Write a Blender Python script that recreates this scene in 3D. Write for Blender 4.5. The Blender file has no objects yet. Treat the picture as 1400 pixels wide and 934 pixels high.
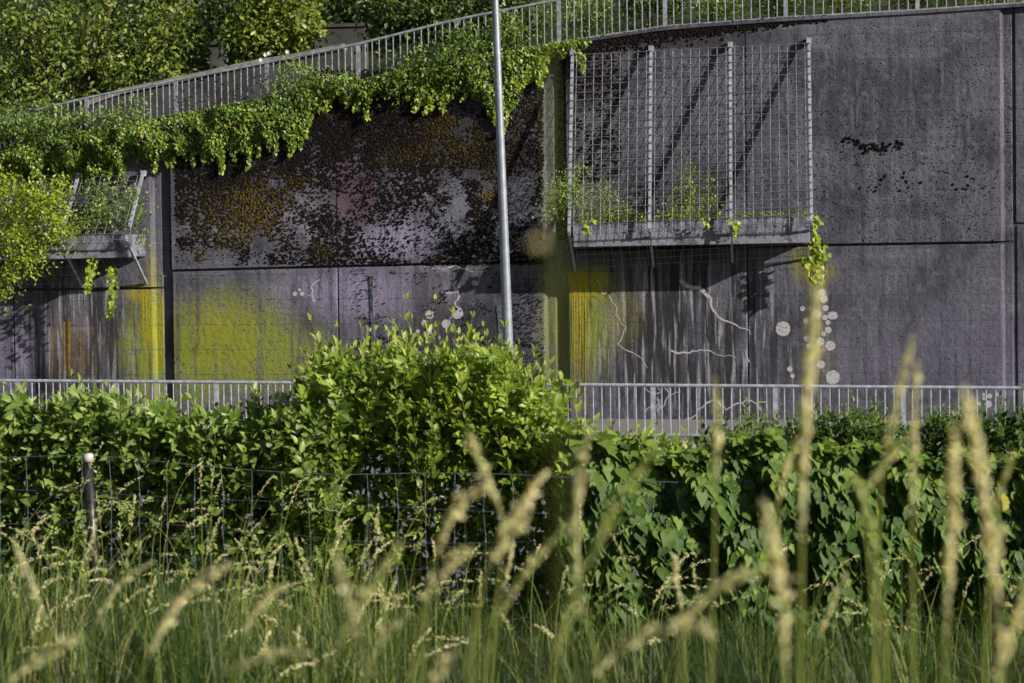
import bpy, math
import numpy as np
from mathutils import Vector, Matrix, Euler
R = math.radians
rng = np.random.default_rng(7)
scene = bpy.context.scene
COL = scene.collection

# ------------------------------------------------------------------ camera
W, H, F = 1400.0, 934.0, 2600.0
YAW, PITCH, ROLL, SHIFT_PX = R(7.7), R(-1.3), R(-0.7), 88.0
cam_d = bpy.data.cameras.new('camera')
cam = bpy.data.objects.new('camera', cam_d); COL.objects.link(cam)
cam_d.sensor_width = 36.0
cam_d.lens = F / W * 36.0
cam_d.shift_y = -SHIFT_PX / W
cam_d.clip_start, cam_d.clip_end = 0.05, 600
CAM_R = Matrix.Rotation(YAW, 3, 'Z') @ Matrix.Rotation(R(90) + PITCH, 3, 'X') @ Matrix.Rotation(ROLL, 3, 'Z')
cam.rotation_euler = CAM_R.to_euler()
cam.location = (0, 0, 0)
cam_d.dof.use_dof = True
cam_d.dof.focus_distance = 19.0
cam_d.dof.aperture_fstop = 5.8
cam_d.dof.aperture_blades = 9
scene.camera = cam

# ------------------------------------------------------------------ sky, sun, exposure
SUN = Vector((2.15, -1.0, 0.95)).normalized()          # direction towards the sun
EL = math.asin(SUN.z); AZ = math.atan2(SUN.x, SUN.y)
world = bpy.data.worlds.new('World'); scene.world = world; world.use_nodes = True
wn = world.node_tree
sky = wn.nodes.new('ShaderNodeTexSky'); sky.sky_type = 'NISHITA'; sky.sun_disc = False
sky.sun_elevation = EL; sky.sun_rotation = AZ
wn.links.new(sky.outputs[0], wn.nodes['Background'].inputs[0])
wn.nodes['Background'].inputs[1].default_value = 0.05
sl = bpy.data.lights.new('sun', 'SUN'); sl.energy = 5.0; sl.angle = R(0.5); sl.color = (1.0, 0.93, 0.83)
so = bpy.data.objects.new('sun', sl); COL.objects.link(so)
so.rotation_euler = SUN.to_track_quat('Z', 'Y').to_euler()
scene.view_settings.view_transform = 'Standard'
scene.view_settings.look = 'None'
scene.view_settings.exposure = 0.6
scene.view_settings.gamma = 1.0
scene.render.engine = 'CYCLES'
cy = scene.cycles
cy.use_light_tree = False; cy.max_bounces = 4; cy.diffuse_bounces = 2; cy.use_adaptive_sampling = True; cy.adaptive_threshold = 0.025; cy.glossy_bounces = 2; cy.transmission_bounces = 4
cy.transparent_max_bounces = 8; cy.caustics_reflective = False; cy.caustics_refractive = False

# ------------------------------------------------------------------ projection helpers
CRN = np.array(CAM_R)
def at(px, py, Y):
    """world point at depth plane Y that the photograph shows at (px, py)"""
    v = CRN @ np.array([(px - W/2)/F, -(py - H/2)/F - SHIFT_PX/F, -1.0])
    return v * (Y / v[1])
def atv(px, py, Y):
    px = np.asarray(px, float); py = np.asarray(py, float)
    v = np.stack([(px - W/2)/F, -(py - H/2)/F - SHIFT_PX/F, -np.ones_like(px)], -1) @ CRN.T
    return v * (np.asarray(Y)/v[:, 1])[:, None]
def proj(P):
    c = P @ CRN
    return W/2 + F*c[:, 0]/-c[:, 2], H/2 - F*c[:, 1]/-c[:, 2] - SHIFT_PX

# ------------------------------------------------------------------ object helpers
BASE = {}
def setp(o, label=None, cat=None, group=None, kind=None):
    for k, v in (('label', label), ('category', cat), ('group', group), ('kind', kind)):
        if v: o[k] = v
    return o
def thing(name, label, cat, base, group=None):
    o = bpy.data.objects.new(name, None); COL.objects.link(o)
    o.location = base; o.empty_display_size = 0.2
    BASE[o.name] = np.array(base, float)
    return setp(o, label, cat, group)
def mesh(name, V, Fc, tint=None, smooth=False):
    V = np.asarray(V, np.float32); me = bpy.data.meshes.new(name)
    if isinstance(Fc, np.ndarray):
        n = len(Fc); k = Fc.shape[1]
        me.vertices.add(len(V)); me.vertices.foreach_set('co', V.ravel())
        me.loops.add(n*k); me.loops.foreach_set('vertex_index', Fc.astype(np.int32).ravel())
        me.polygons.add(n); me.polygons.foreach_set('loop_start', np.arange(0, n*k, k, dtype=np.int32))
        me.update(calc_edges=True)
    else:
        me.from_pydata([tuple(map(float, v)) for v in V], [], [tuple(int(i) for i in f) for f in Fc])
    if tint is not None:
        a = me.attributes.new('tint', 'FLOAT', 'POINT'); a.data.foreach_set('value', np.asarray(tint, np.float32))
    if smooth: me.polygons.foreach_set('use_smooth', np.ones(len(me.polygons), bool))
    me.update()
    return me
def part(name, V, Fc, mat, parent=None, tint=None, smooth=False, kind=None):
    """one mesh object; V in world coordinates"""
    b = BASE[parent.name] if parent is not None else np.zeros(3)
    me = mesh(name, np.asarray(V, float) - b, Fc, tint, smooth)
    me.materials.append(mat)
    o = bpy.data.objects.new(name, me); COL.objects.link(o)
    if parent is not None:
        o.parent = parent; BASE[o.name] = b
    else: BASE[o.name] = np.zeros(3)
    if kind: o['kind'] = kind
    return o
def inst(name, me, parent, loc=(0, 0, 0), mat3=None):
    o = bpy.data.objects.new(name, me); COL.objects.link(o); o.parent = parent
    m = Matrix.Identity(4)
    if mat3 is not None: m = Matrix([[*map(float, r), 0] for r in mat3] + [[0, 0, 0, 1]])
    m.translation = Vector([float(x) for x in (np.asarray(loc, float) - BASE[parent.name])])
    o.matrix_local = m
    BASE[o.name] = BASE[parent.name]
    return o
class G:
    """geometry collector"""
    def __init__(s): s.v = []; s.f = []
    def add(s, V, Fc):
        k = len(s.v); s.v += [tuple(map(float, v)) for v in V]; s.f += [tuple(int(i) + k for i in f) for f in Fc]; return s
    def box(s, a, b):
        (x0, y0, z0), (x1, y1, z1) = a, b
        return s.hexa([(x0, y0, z0), (x1, y0, z0), (x1, y1, z0), (x0, y1, z0), (x0, y0, z1), (x1, y0, z1), (x1, y1, z1), (x0, y1, z1)])
    def hexa(s, V):
        return s.add(V, [(0, 3, 2, 1), (4, 5, 6, 7), (0, 1, 5, 4), (1, 2, 6, 5), (2, 3, 7, 6), (3, 0, 4, 7)])
    def bar(s, p, q, w, d, up=(0, 0, 1)):
        """rectangular bar from p to q, w wide, d deep"""
        p = np.array(p, float); q = np.array(q, float); t = (q - p)/np.linalg.norm(q - p)
        a = np.cross(t, up)
        if np.linalg.norm(a) < 1e-4: a = np.cross(t, (0, 1, 0))
        a /= np.linalg.norm(a); b = np.cross(t, a)
        c = [(-1, -1), (1, -1), (1, 1), (-1, 1)]
        return s.add([p + a*i*w/2 + b*j*d/2 for i, j in c] + [q + a*i*w/2 + b*j*d/2 for i, j in c],
                     [(0, 3, 2, 1), (4, 5, 6, 7), (0, 1, 5, 4), (1, 2, 6, 5), (2, 3, 7, 6), (3, 0, 4, 7)])
    def tube(s, P, r, n=6, cap=True):
        P = np.asarray(P, float); m = len(P)
        r = np.broadcast_to(np.asarray(r, float), (m,))
        T = np.gradient(P, axis=0); T /= np.linalg.norm(T, axis=1)[:, None] + 1e-9
        ref = np.array([0, 1, 0.]) if abs(T[0][1]) < 0.9 else np.array([1., 0, 0])
        V = []
        for i in range(m):
            a = np.cross(T[i], ref); a /= np.linalg.norm(a) + 1e-9; b = np.cross(T[i], a)
            for k in range(n):
                g = 2*math.pi*k/n; V.append(P[i] + r[i]*(a*math.cos(g) + b*math.sin(g)))
        Fc = [(i*n + k, i*n + (k+1) % n, (i+1)*n + (k+1) % n, (i+1)*n + k) for i in range(m-1) for k in range(n)]
        if cap: Fc += [tuple(range(n-1, -1, -1)), tuple((m-1)*n + k for k in range(n))]
        return s.add(V, Fc)
    def build(s, name, mat, parent=None, smooth=False, kind=None):
        return part(name, s.v, s.f, mat, parent, None, smooth, kind)

# leaf templates: x across, y to the tip, z above the face
OV = (np.array([(0, 0, 0), (-.21, .26, .05), (.21, .26, .05), (0, .30, 0), (-.19, .6, .03), (.19, .6, .03), (0, .64, -.03), (0, 1, -.14)]),
      np.array([(0, 3, 1), (0, 2, 3), (1, 3, 6), (1, 6, 4), (3, 2, 5), (3, 5, 6), (4, 6, 7), (6, 5, 7)]))
IVY = (np.array([(0, .04, 0), (-.2, -.1, -.02), (-.4, .04, -.03), (-.44, .26, -.01), (-.27, .58, .02), (0, 1, -.12), (.27, .58, .02), (.44, .26, -.01), (.4, .04, -.03), (.2, -.1, -.02), (0, .36, -.05)]),
       np.array([(10, 1, 0), (10, 2, 1), (10, 3, 2), (10, 4, 3), (10, 5, 4), (10, 6, 5), (10, 7, 6), (10, 8, 7), (10, 9, 8), (10, 0, 9)]))
DI = (np.array([(0, 0, 0), (-.27, .42, .07), (.27, .42, .07), (0, 1, -.05)]), np.array([(0, 3, 1), (0, 2, 3)]))
SPK = (np.array([(0, 0, 0), (-.2, .45, 0), (.2, .45, 0), (0, 1, 0), (0, .45, -.2), (0, .45, .2)]),
       np.array([(0, 2, 5), (0, 5, 1), (0, 1, 4), (0, 4, 2), (3, 5, 2), (3, 1, 5), (3, 4, 1), (3, 2, 4)]))
def unit(a): return a/(np.linalg.norm(a, axis=-1, keepdims=True) + 1e-9)
def frames(T, N):
    T = unit(T); N = N - T*np.sum(N*T, -1, keepdims=True); N = unit(N); return np.cross(T, N), T, N
def scatter(tp, P, T, N, S, tint):
    """many copies of a template as one triangle soup"""
    tv, tf = tp; X, Y, Z = frames(np.asarray(T, float), np.asarray(N, float)); P = np.asarray(P, float)
    S = np.asarray(S, float).reshape(-1, 1, 1)
    V = P[:, None, :] + S*(tv[None, :, 0:1]*X[:, None] + tv[None, :, 1:2]*Y[:, None] + tv[None, :, 2:3]*Z[:, None])
    Fc = tf[None] + (np.arange(len(P))*len(tv))[:, None, None]
    return V.reshape(-1, 3), Fc.reshape(-1, 3), np.repeat(np.asarray(tint), len(tv))
def rnd(n, s=1.0): return rng.normal(0, s, (n, 3))
def vnoise(x, z, sc, seed):
    """cheap smooth value noise in 2D"""
    r = np.random.default_rng(seed); g = r.random((64, 64)); x = np.asarray(x)/sc; z = np.asarray(z)/sc
    xi = np.floor(x).astype(int); zi = np.floor(z).astype(int); fx = x - xi; fz = z - zi
    fx = fx*fx*(3 - 2*fx); fz = fz*fz*(3 - 2*fz); q = lambda a, b: g[a % 64, b % 64]
    return (q(xi, zi)*(1-fx) + q(xi+1, zi)*fx)*(1-fz) + (q(xi, zi+1)*(1-fx) + q(xi+1, zi+1)*fx)*fz

# ------------------------------------------------------------------ materials
class NT:
    def __init__(s, name):
        s.m = bpy.data.materials.new(name); s.m.use_nodes = True; s.t = s.m.node_tree; s.b = s.t.nodes['Principled BSDF']
        s.out = s.t.nodes['Material Output']
    def n(s, typ, **kw):
        nd = s.t.nodes.new(typ)
        for k, v in kw.items(): setattr(nd, k, v)
        return nd
    def put(s, sock, v):
        if isinstance(v, bpy.types.NodeSocket): s.t.links.new(v, sock)
        elif isinstance(v, (tuple, list)) and len(v) == 3 and sock.type == 'RGBA': sock.default_value = (*v, 1)
        else: sock.default_value = v
    def math(s, op, a, b=0.0, clamp=False):
        nd = s.n('ShaderNodeMath', operation=op); nd.use_clamp = clamp; s.put(nd.inputs[0], a); s.put(nd.inputs[1], b); return nd.outputs[0]
    def vm(s, op, a, b):
        nd = s.n('ShaderNodeVectorMath', operation=op); s.put(nd.inputs[0], a); s.put(nd.inputs[1], b)
        return nd.outputs['Value'] if op == 'LENGTH' else nd.outputs[0]
    def mix(s, f, a, b, mode='MIX'):
        nd = s.n('ShaderNodeMix', data_type='RGBA', blend_type=mode); s.put(nd.inputs[0], f); s.put(nd.inputs[6], a); s.put(nd.inputs[7], b); return nd.outputs[2]
    def noise(s, vec, scale, detail=4, rough=.6):
        nd = s.n('ShaderNodeTexNoise'); s.put(nd.inputs['Vector'], vec); nd.inputs['Scale'].default_value = scale
        nd.inputs['Detail'].default_value = detail; nd.inputs['Roughness'].default_value = rough; return nd.outputs[0]
    def ss(s, v, a, b, lo=0., hi=1.):
        nd = s.n('ShaderNodeMapRange', interpolation_type='SMOOTHSTEP'); s.put(nd.inputs[0], v)
        nd.inputs[1].default_value = a; nd.inputs[2].default_value = b; nd.inputs[3].default_value = lo; nd.inputs[4].default_value = hi; return nd.outputs[0]
    def ramp(s, v, stops):
        nd = s.n('ShaderNodeValToRGB'); s.put(nd.inputs[0], v); e = nd.color_ramp.elements
        while len(e) < len(stops): e.new(0.5)
        for el, (p, c) in zip(e, stops): el.position = p; el.color = (*c, 1)
        return nd.outputs[0]
    def bump(s, h, strength, dist):
        nd = s.n('ShaderNodeBump'); nd.inputs['Strength'].default_value = strength; nd.inputs['Distance'].default_value = dist; s.put(nd.inputs['Height'], h)
        s.put(s.b.inputs['Normal'], nd.outputs[0])
    def base(s, c, rough=.8, spec=.3, metal=0.):
        s.put(s.b.inputs['Base Color'], c); s.put(s.b.inputs['Roughness'], rough); s.b.inputs['Specular IOR Level'].default_value = spec; s.b.inputs['Metallic'].default_value = metal
    def pos(s): return s.n('ShaderNodeNewGeometry').outputs['Position']
def leaf_mat(name, stops, rough=.42, trans=.35, spec=.4):
    m = NT(name); a = m.n('ShaderNodeAttribute', attribute_name='tint')
    c = m.ramp(a.outputs['Fac'], stops)
    m.base(c, rough, spec)
    tr = m.n('ShaderNodeBsdfTranslucent'); m.put(tr.inputs[0], m.mix(1.0, c, (1.5, 1.45, .5), 'MULTIPLY'))
    mx = m.n('ShaderNodeMixShader'); mx.inputs[0].default_value = trans
    m.t.links.new(m.b.outputs[0], mx.inputs[1]); m.t.links.new(tr.outputs[0], mx.inputs[2]); m.t.links.new(mx.outputs[0], m.out.inputs[0])
    return m.m
def plain(name, c, rough=.6, spec=.3, metal=0., var=.25, sc=12, bump=0.):
    m = NT(name); p = m.pos(); nz = m.noise(p, sc, 5)
    m.base(m.mix(m.ss(nz, .35, .7), tuple(x*(1-var) for x in c), tuple(min(1, x*(1+var)) for x in c)), rough, spec, metal)
    if bump: m.bump(m.noise(p, sc*4, 4), bump, .01)
    return m.m

YW = 39.0                    # front plane of the retaining wall
PXW = F/YW                   # approximate pixels per metre there
def concrete(name, sprays=None, light=0.0):
    m = NT(name); g0 = m.pos(); sep = m.n('ShaderNodeSeparateXYZ'); m.put(sep.inputs[0], g0); X, Y_, Z = sep.outputs
    cmb = m.n('ShaderNodeCombineXYZ'); U = m.math('ADD', X, Y_); m.put(cmb.inputs[0], U); m.put(cmb.inputs[1], Z); p = cmb.outputs[0]
    def n2(sx, sz, detail, rough=.62):
        nd = m.n('ShaderNodeTexNoise', noise_dimensions='2D'); m.put(nd.inputs['Vector'], m.vm('MULTIPLY', p, (sx, sz, 0)) if sx != 1 or sz != 1 else p)
        nd.inputs['Scale'].default_value = 1.0; nd.inputs['Detail'].default_value = detail; nd.inputs['Roughness'].default_value = rough; return nd.outputs[0]
    big = n2(.55, .55, 4); mid = n2(3.2, 3.2, 5, .66); fine = n2(26, 26, 2)
    streak = n2(5.1, .33, 4); s2 = n2(10, .6, 4); hz = n2(.42, 6., 4, .65)
    warp0 = n2(1.6, 1.6, 6, .72)
    c = m.mix(m.ss(big, .34, .64), (.056, .055, .068), (.125, .122, .142))
    c = m.mix(m.math('MULTIPLY', m.ss(mid, .42, .75), .6), c, (.185, .182, .205))
    c = m.mix(m.math('MULTIPLY', m.math('MULTIPLY', m.ss(hz, .56, .72), m.ss(big, .36, .6)), .6), c, (.22, .215, .235))
    c = m.mix(m.math('MULTIPLY', m.math('MULTIPLY', m.ss(s2, .52, .68), m.ss(warp0, .62, .4)), .45), c, (.21, .205, .225))
    c = m.mix(m.math('MULTIPLY', m.math('MULTIPLY', m.ss(streak, .47, .64), m.ss(warp0, .42, .58)), .65), c, (.036, .034, .042))
    c = m.mix(m.math('MULTIPLY', m.ss(fine, .5, .8), .3), c, (.04, .038, .044))
    warp = m.math('SUBTRACT', warp0, .5)
    wear = m.math('MULTIPLY', m.ss(fine, .85, .5, .55, 1.), m.math('MULTIPLY', m.ss(mid, .80, .5, .5, 1.), m.ss(streak, .66, .46, .35, 1.)))
    if light: c = m.mix(light, c, (.36, .37, .41))
    if light: c = m.mix(m.math('MULTIPLY', m.ss(mid, .46, .6), .8), c, (.085, .085, .098))
    def blob(px, py, rx, ry, inner=.15, wob=.9):
        ctr = at(px, py, YW); d = m.vm('MULTIPLY', m.vm('SUBTRACT', g0, tuple(ctr)), (PXW/rx, 0, PXW/ry))
        d = m.math('ADD', m.vm('LENGTH', d, (0, 0, 0)), m.math('MULTIPLY', warp, wob)); return m.ss(d, 1.0, inner)
    if sprays:
        hit = lambda L: [q for q in L if q[0] + q[2] > sprays[0] and q[0] - q[2] < sprays[1]]
        # rain stains under the troughs
        for (bx, by, rx, ry, k) in hit(((925, 455, 195, 150, .95), (110, 470, 135, 130, .85), (1010, 500, 120, 110, .4))):
            mk = blob(bx, by, rx, ry, .5, .5)
            dark = m.math('MULTIPLY', m.math('MULTIPLY', m.ss(streak, .38, .56), mk), k); c = m.mix(dark, c, (.026, .024, .026))
            c = m.mix(m.math('MULTIPLY', m.math('MULTIPLY', m.ss(s2, .54, .66), mk), .85*k), c, (.36, .355, .37))
        # damp, dark film below the coping
        for (bx, by, rx, ry, k) in hit(((470, 170, 300, 85, .92), (310, 270, 110, 90, .7), (660, 210, 120, 130, .75), (560, 300, 60, 40, .5), (440, 330, 60, 40, .5), (790, 110, 70, 70, .8), (920, 55, 190, 26, .8), (600, 440, 90, 80, .55), (660, 480, 100, 90, .5))):
            c = m.mix(m.math('MULTIPLY', blob(bx, by, rx, ry, .2, 1.6), k), c, (.030, .027, .030))
        # pale lichen film on the mossy slab
        for (bx, by, rx, ry, k) in hit(((620, 290, 120, 70, .6), (420, 300, 60, 60, .85), (290, 310, 60, 50, .5), (500, 330, 90, 40, .6), (450, 230, 40, 20, .5))):
            c = m.mix(m.math('MULTIPLY', m.math('MULTIPLY', blob(bx, by, rx, ry, .3, 1.6), m.ss(mid, .3, .6)), k), c, (.24, .235, .27))
        YEL, LIL, OCH = (.27, .31, .014), (.31, .27, .37), (.30, .19, .012)
        SP = [(315, 472, 150, 98, YEL, .85, .25), (275, 500, 60, 60, YEL, .5, .2), (395, 490, 120, 60, YEL, .55, .2), (300, 440, 90, 50, (.32, .31, .02), .4, .1), (470, 505, 90, 50, (.22, .19, .04), .5, .2),
              (205, 480, 58, 110, YEL, .75, .3), (192, 400, 30, 16, (.42, .33, .01), .95, .4), (208, 430, 22, 100, (.33, .31, .012), .8, .3), (100, 480, 60, 70, OCH, .2, .2),
              (800, 388, 46, 30, (.38, .34, .012), .98, .45), (800, 440, 52, 110, YEL, .72, .25), (758, 440, 34, 150, (.20, .22, .03), .6, .3), (760, 200, 22, 250, (.20, .21, .09), .35, .3), (850, 430, 40, 70, (.30, .28, .05), .4, .1),
              (1112, 372, 34, 26, (.34, .31, .012), .9, .3), (1100, 350, 26, 30, (.26, .25, .01), .7, .3), (1128, 480, 20, 90, YEL, .22, .2),
              (455, 398, 110, 44, LIL, .75, .35), (545, 395, 80, 60, LIL, .5, .2), (535, 325, 72, 44, (.33, .30, .40), .8, .4), (500, 425, 80, 50, LIL, .4, .1),
              (483, 262, 46, 66, (.12, .05, .075), .8, .4), (500, 300, 40, 40, (.09, .045, .065), .5, .2), (605, 415, 36, 22, (.09, .05, .058), .5, .3),
              (20, 480, 60, 70, LIL, .55, .2), (1300, 480, 170, 100, (.15, .135, .19), .45, .2), (1385, 470, 40, 80, (.12, .105, .15), .5, .3), (1180, 500, 90, 60, (.22, .2, .26), .3, .1),
              (600, 365, 60, 14, (.5, .47, .55), .35, .2), (620, 400, 24, 30, (.4, .38, .45), .4, .2)]
        for (px, py, rx, ry, col, k, inn) in hit(SP):
            f = m.math('MULTIPLY', blob(px, py, rx*1.1, ry*1.1, inn*.6, .5), k)
            c = m.mix(m.math('MULTIPLY', f, wear), c, col)
    # fine pores, boards and shrinkage lines
    def vor(sc):
        vo = m.n('ShaderNodeTexVoronoi', voronoi_dimensions='2D'); m.put(vo.inputs['Vector'], p); vo.inputs['Scale'].default_value = sc; return vo.outputs['Distance']
    pore = m.math('MULTIPLY', m.ss(vor(9.0), .15, .09), m.ss(mid, .52, .62))
    pore = m.math('MAXIMUM', pore, m.math('MULTIPLY', m.ss(vor(23.0), .16, .1), m.ss(big, .48, .66)))
    c = m.mix(m.math('MULTIPLY', pore, .75), c, (.018, .015, .014))
    fr = m.math('FRACT', m.math('ADD', m.math('MULTIPLY', Z, 1.9), m.math('MULTIPLY', warp, .05)))
    line = m.math('MULTIPLY', m.ss(m.math('ABSOLUTE', m.math('SUBTRACT', fr, .5)), .02, .004), m.ss(mid, .40, .55))
    c = m.mix(m.math('MULTIPLY', line, .75), c, (.04, .037, .04))
    c = m.mix(1.0, c, (.70, .71, .78), 'MULTIPLY')
    m.base(c, .88, .25)
    nd = m.n('ShaderNodeTexNoise', noise_dimensions='2D'); m.put(nd.inputs['Vector'], p); nd.inputs['Scale'].default_value = 9; nd.inputs['Detail'].default_value = 4
    m.bump(m.math('SUBTRACT', nd.outputs[0], m.math('MULTIPLY', m.ss(vor(9.0), .17, .10), .5)), .5, .03)
    return m.m
M = {}
M['wallA'] = concrete('weathered_concrete_left', (-400, 228)); M['wallB'] = concrete('weathered_concrete_mossy', (225, 770)); M['wallC'] = concrete('weathered_concrete_stained', (740, 1030)); M['wall'] = concrete('weathered_concrete_plain', (1020, 1660))
M['trough'] = concrete('pale_concrete', None, .5)
M['core'] = concrete('dark_joint_concrete', (745, 790))
M['parapet'] = plain('parapet_concrete', (.05, .05, .05), .9, .2, 0, .3, 2, .3)
M['stone'] = plain('garden_wall_stone', (.075, .075, .07), .9, .2, 0, .3, 1.5, .3)
M['galv'] = plain('galvanised_steel', (.32, .34, .40), .45, .5, .15, .25, 9)
M['oldgalv'] = plain('weathered_galvanised_steel', (.25, .27, .31), .5, .4, .15, .3, 9)
M['wire'] = plain('galvanised_wire', (.20, .20, .215), .5, .5, .3, .3, 20)
M['oldwire'] = plain('dull_fence_wire', (.10, .12, .15), .5, .4, .3, .3, 30)
M['pole'] = plain('grey_pole_paint', (.22, .245, .29), .45, .4, .3, .15, 6)
M['post'] = plain('dark_post_steel', (.05, .045, .045), .38, .5, .6, .5, 25)
M['cap'] = plain('plastic_cap', (.42, .41, .39), .5, .4)
M['bark'] = plain('bark', (.09, .065, .045), .9, .2, 0, .4, 18, .5)
M['twig'] = plain('twig', (.13, .10, .05), .8, .2, 0, .4, 30)
M['asphalt'] = plain('road_asphalt', (.16, .155, .16), .9, .25, 0, .25, 60, .3)
M['path'] = plain('path_asphalt', (.21, .195, .19), .9, .25, 0, .18, 30, .3)
M['kerb'] = plain('kerb_stone', (.34, .31, .30), .85, .25, 0, .25, 20, .3)
M['roadpaint'] = plain('road_paint', (.78, .78, .76), .7, .3, 0, .08, 40)
M['soil'] = plain('meadow_soil', (.045, .042, .022), .95, .1, 0, .5, 5, .6)
M['bank'] = plain('hillside_soil', (.035, .045, .018), .95, .1, 0, .5, 2, .6)
def paint_mark():
    m = NT('white_wall_paint'); p = m.pos(); nz = m.noise(p, 22, 6, .7)
    m.base((.58, .575, .61), .8, .25)
    tr = m.n('ShaderNodeBsdfTransparent'); mx = m.n('ShaderNodeMixShader'); m.put(mx.inputs[0], m.ss(nz, .72, .42, .25, .62))
    m.t.links.new(tr.outputs[0], mx.inputs[1]); m.t.links.new(m.b.outputs[0], mx.inputs[2]); m.t.links.new(mx.outputs[0], m.out.inputs[0]); return m.m
M['mark'] = paint_mark()
M['drip'] = plain('yellow_drip_paint', (.36, .28, .012), .6, .3, 0, .25, 14)
M['dripdark'] = plain('brown_drip', (.05, .035, .015), .8, .2, 0, .25, 14)
def tint_mat(name, stops, rough=.95):
    m = NT(name); a = m.n('ShaderNodeAttribute', attribute_name='tint'); m.base(m.ramp(a.outputs['Fac'], stops), rough, .1); m.bump(m.noise(m.pos(), 120, 3), .8, .01); return m.m
M['moss'] = tint_mat('wall_moss', [(0, (.006, .005, .005)), (.4, (.012, .009, .006)), (.72, (.040, .027, .006)), (1, (.105, .075, .010))])
M['l_bright'] = leaf_mat('fresh_shrub_leaf', [(0, (.055, .105, .012)), (.5, (.18, .27, .030)), (1, (.37, .47, .085))], .42, .45, .45)
M['l_hedge'] = leaf_mat('hedge_leaf', [(0, (.035, .070, .012)), (.5, (.12, .20, .030)), (1, (.29, .38, .10))], .42, .42, .45)
M['l_ivy'] = leaf_mat('dark_ivy_leaf', [(0, (.020, .044, .010)), (.6, (.055, .110, .018)), (.96, (.14, .21, .034)), (1, (.36, .26, .02))], .55, .25, .2)
M['l_privet'] = leaf_mat('privet_leaf', [(0, (.022, .052, .009)), (.6, (.058, .12, .015)), (1, (.14, .22, .032))], .45, .35, .35)
M['l_cascade'] = leaf_mat('hanging_ivy_leaf', [(0, (.025, .052, .007)), (.5, (.085, .15, .016)), (.95, (.30, .38, .045)), (1, (.55, .38, .04))], .38, .3, .35)
M['l_lime'] = leaf_mat('yellow_green_leaf', [(0, (0.074, 0.126, 0.008)), (.5, (0.179, 0.252, 0.016)), (1, (0.347, 0.420, 0.032))])
M['l_tree'] = leaf_mat('hazel_leaf', [(0, (0.030, 0.053, 0.009)), (.5, (0.112, 0.165, 0.021)), (1, (0.285, 0.330, 0.053))])
M['l_dark'] = leaf_mat('dark_evergreen_leaf', [(0, (0.012, 0.027, 0.007)), (.6, (0.038, 0.075, 0.015)), (1, (0.128, 0.180, 0.033))])
M['grass'] = leaf_mat('meadow_grass', [(0, (.026, .055, .014)), (.45, (.10, .16, .032)), (.8, (.27, .31, .085)), (1, (.48, .44, .21))], .5, .42, .3)
M['seed'] = leaf_mat('ripe_grass_seed', [(0, (.40, .47, .12)), (.5, (.78, .76, .56)), (1, (.84, .78, .62))], .6, .45, .2)
M['stalk'] = leaf_mat('green_grass_stem', [(0, (.16, .22, .04)), (.6, (.32, .36, .10)), (1, (.48, .46, .20))], .5, .35, .3)
M['petal'] = plain('white_petal', (.75, .75, .68), .7, .2)

# ------------------------------------------------------------------ setting: profiles taken on the wall plane
TOPPX = np.array([(-800, 372), (-400, 300), (-150, 252), (0, 222), (110, 196), (365, 147), (490, 122), (660, 80), (765, 62), (910, 40), (1075, 28), (1255, 18), (1400, 8), (1700, -10), (2150, -34)], float)
_tp = np.array([at(x, y, YW) for x, y in TOPPX])
def ztop(X): return np.interp(X, _tp[:, 0], _tp[:, 2])
XL, XR = at(-560, 400, YW)[0], at(1980, 400, YW)[0]
BASEPX = ((-400, 566), (1700, 578))
_b0, _b1 = at(*BASEPX[0], YW), at(*BASEPX[1], YW)
def zbase(X): return np.interp(X, [_b0[0], _b1[0]], [_b0[2], _b1[2]])
YR = 34.7                    # plane of the path railing
_r0, _r1 = at(-300, 515.9, YR), at(1700, 530.1, YR)
def zrail(X): return np.interp(X, [_r0[0], _r1[0]], [_r0[2], _r1[2]])
RH = 1.02
XA, XB = -75.0, 60.0
def zmeadow(X, Y):
    return np.interp(Y, [-12, 0, 9.4, 11.2, 15.5, 16], [-.75, -1.0, -2.0, -2.25, -4.05, -4.1]) - .03*np.clip(X, -8, 6)*np.clip((16 - Y)/6, 0, 1)
def sheet(name, xs, ys, zf, mat, kind='structure', jitter=0):
    X, Y = np.meshgrid(xs, ys); Z = zf(X, Y)
    if jitter: Z = Z + (vnoise(X, Y, 1.3, 5) - .5)*jitter
    V = np.stack([X, Y, Z], -1).reshape(-1, 3); nx, ny = len(xs), len(ys)
    Fc = np.array([(j*nx + i, j*nx + i + 1, (j+1)*nx + i + 1, (j+1)*nx + i) for j in range(ny-1) for i in range(nx-1)])
    return part(name, V, Fc, mat, None, None, True, kind)
sheet('meadow_ground', np.concatenate([[XA, -40, -20], np.linspace(-10, 8, 60), [20, XB]]), np.concatenate([np.linspace(-12, 0, 8), np.linspace(.5, 16, 50)]), zmeadow, M['soil'], jitter=.08)
ROADY0, ROADY1 = 15.8, 34.0
def zroad(X, Y): return (zrail(X) - RH - .12)*np.clip((Y - 16)/18, 0, 1) + (-4.12)*(1 - np.clip((Y - 16)/18, 0, 1))
sheet('road', np.linspace(XA, XB, 28), np.linspace(ROADY0 - .3, ROADY1 + .05, 8), zroad, M['asphalt'])
for nm, y0, y1 in (('road_marking', 19.35, 19.5), ('road_marking', 33.3, 33.42)):
    sheet(nm, np.linspace(XA, XB, 28), np.array([y0, y1]), lambda X, Y: zroad(X, Y) + .006, M['roadpaint'])
k = G(); xs = np.linspace(XA, XB, 46)
kerb = setp(bpy.data.objects.new('kerb', None), kind='structure'); COL.objects.link(kerb); kerb.location = (0, 34.1, float(zrail(0)) - RH); BASE[kerb.name] = np.array(kerb.location)
kx = np.arange(-26, 18, 1.0)
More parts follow.
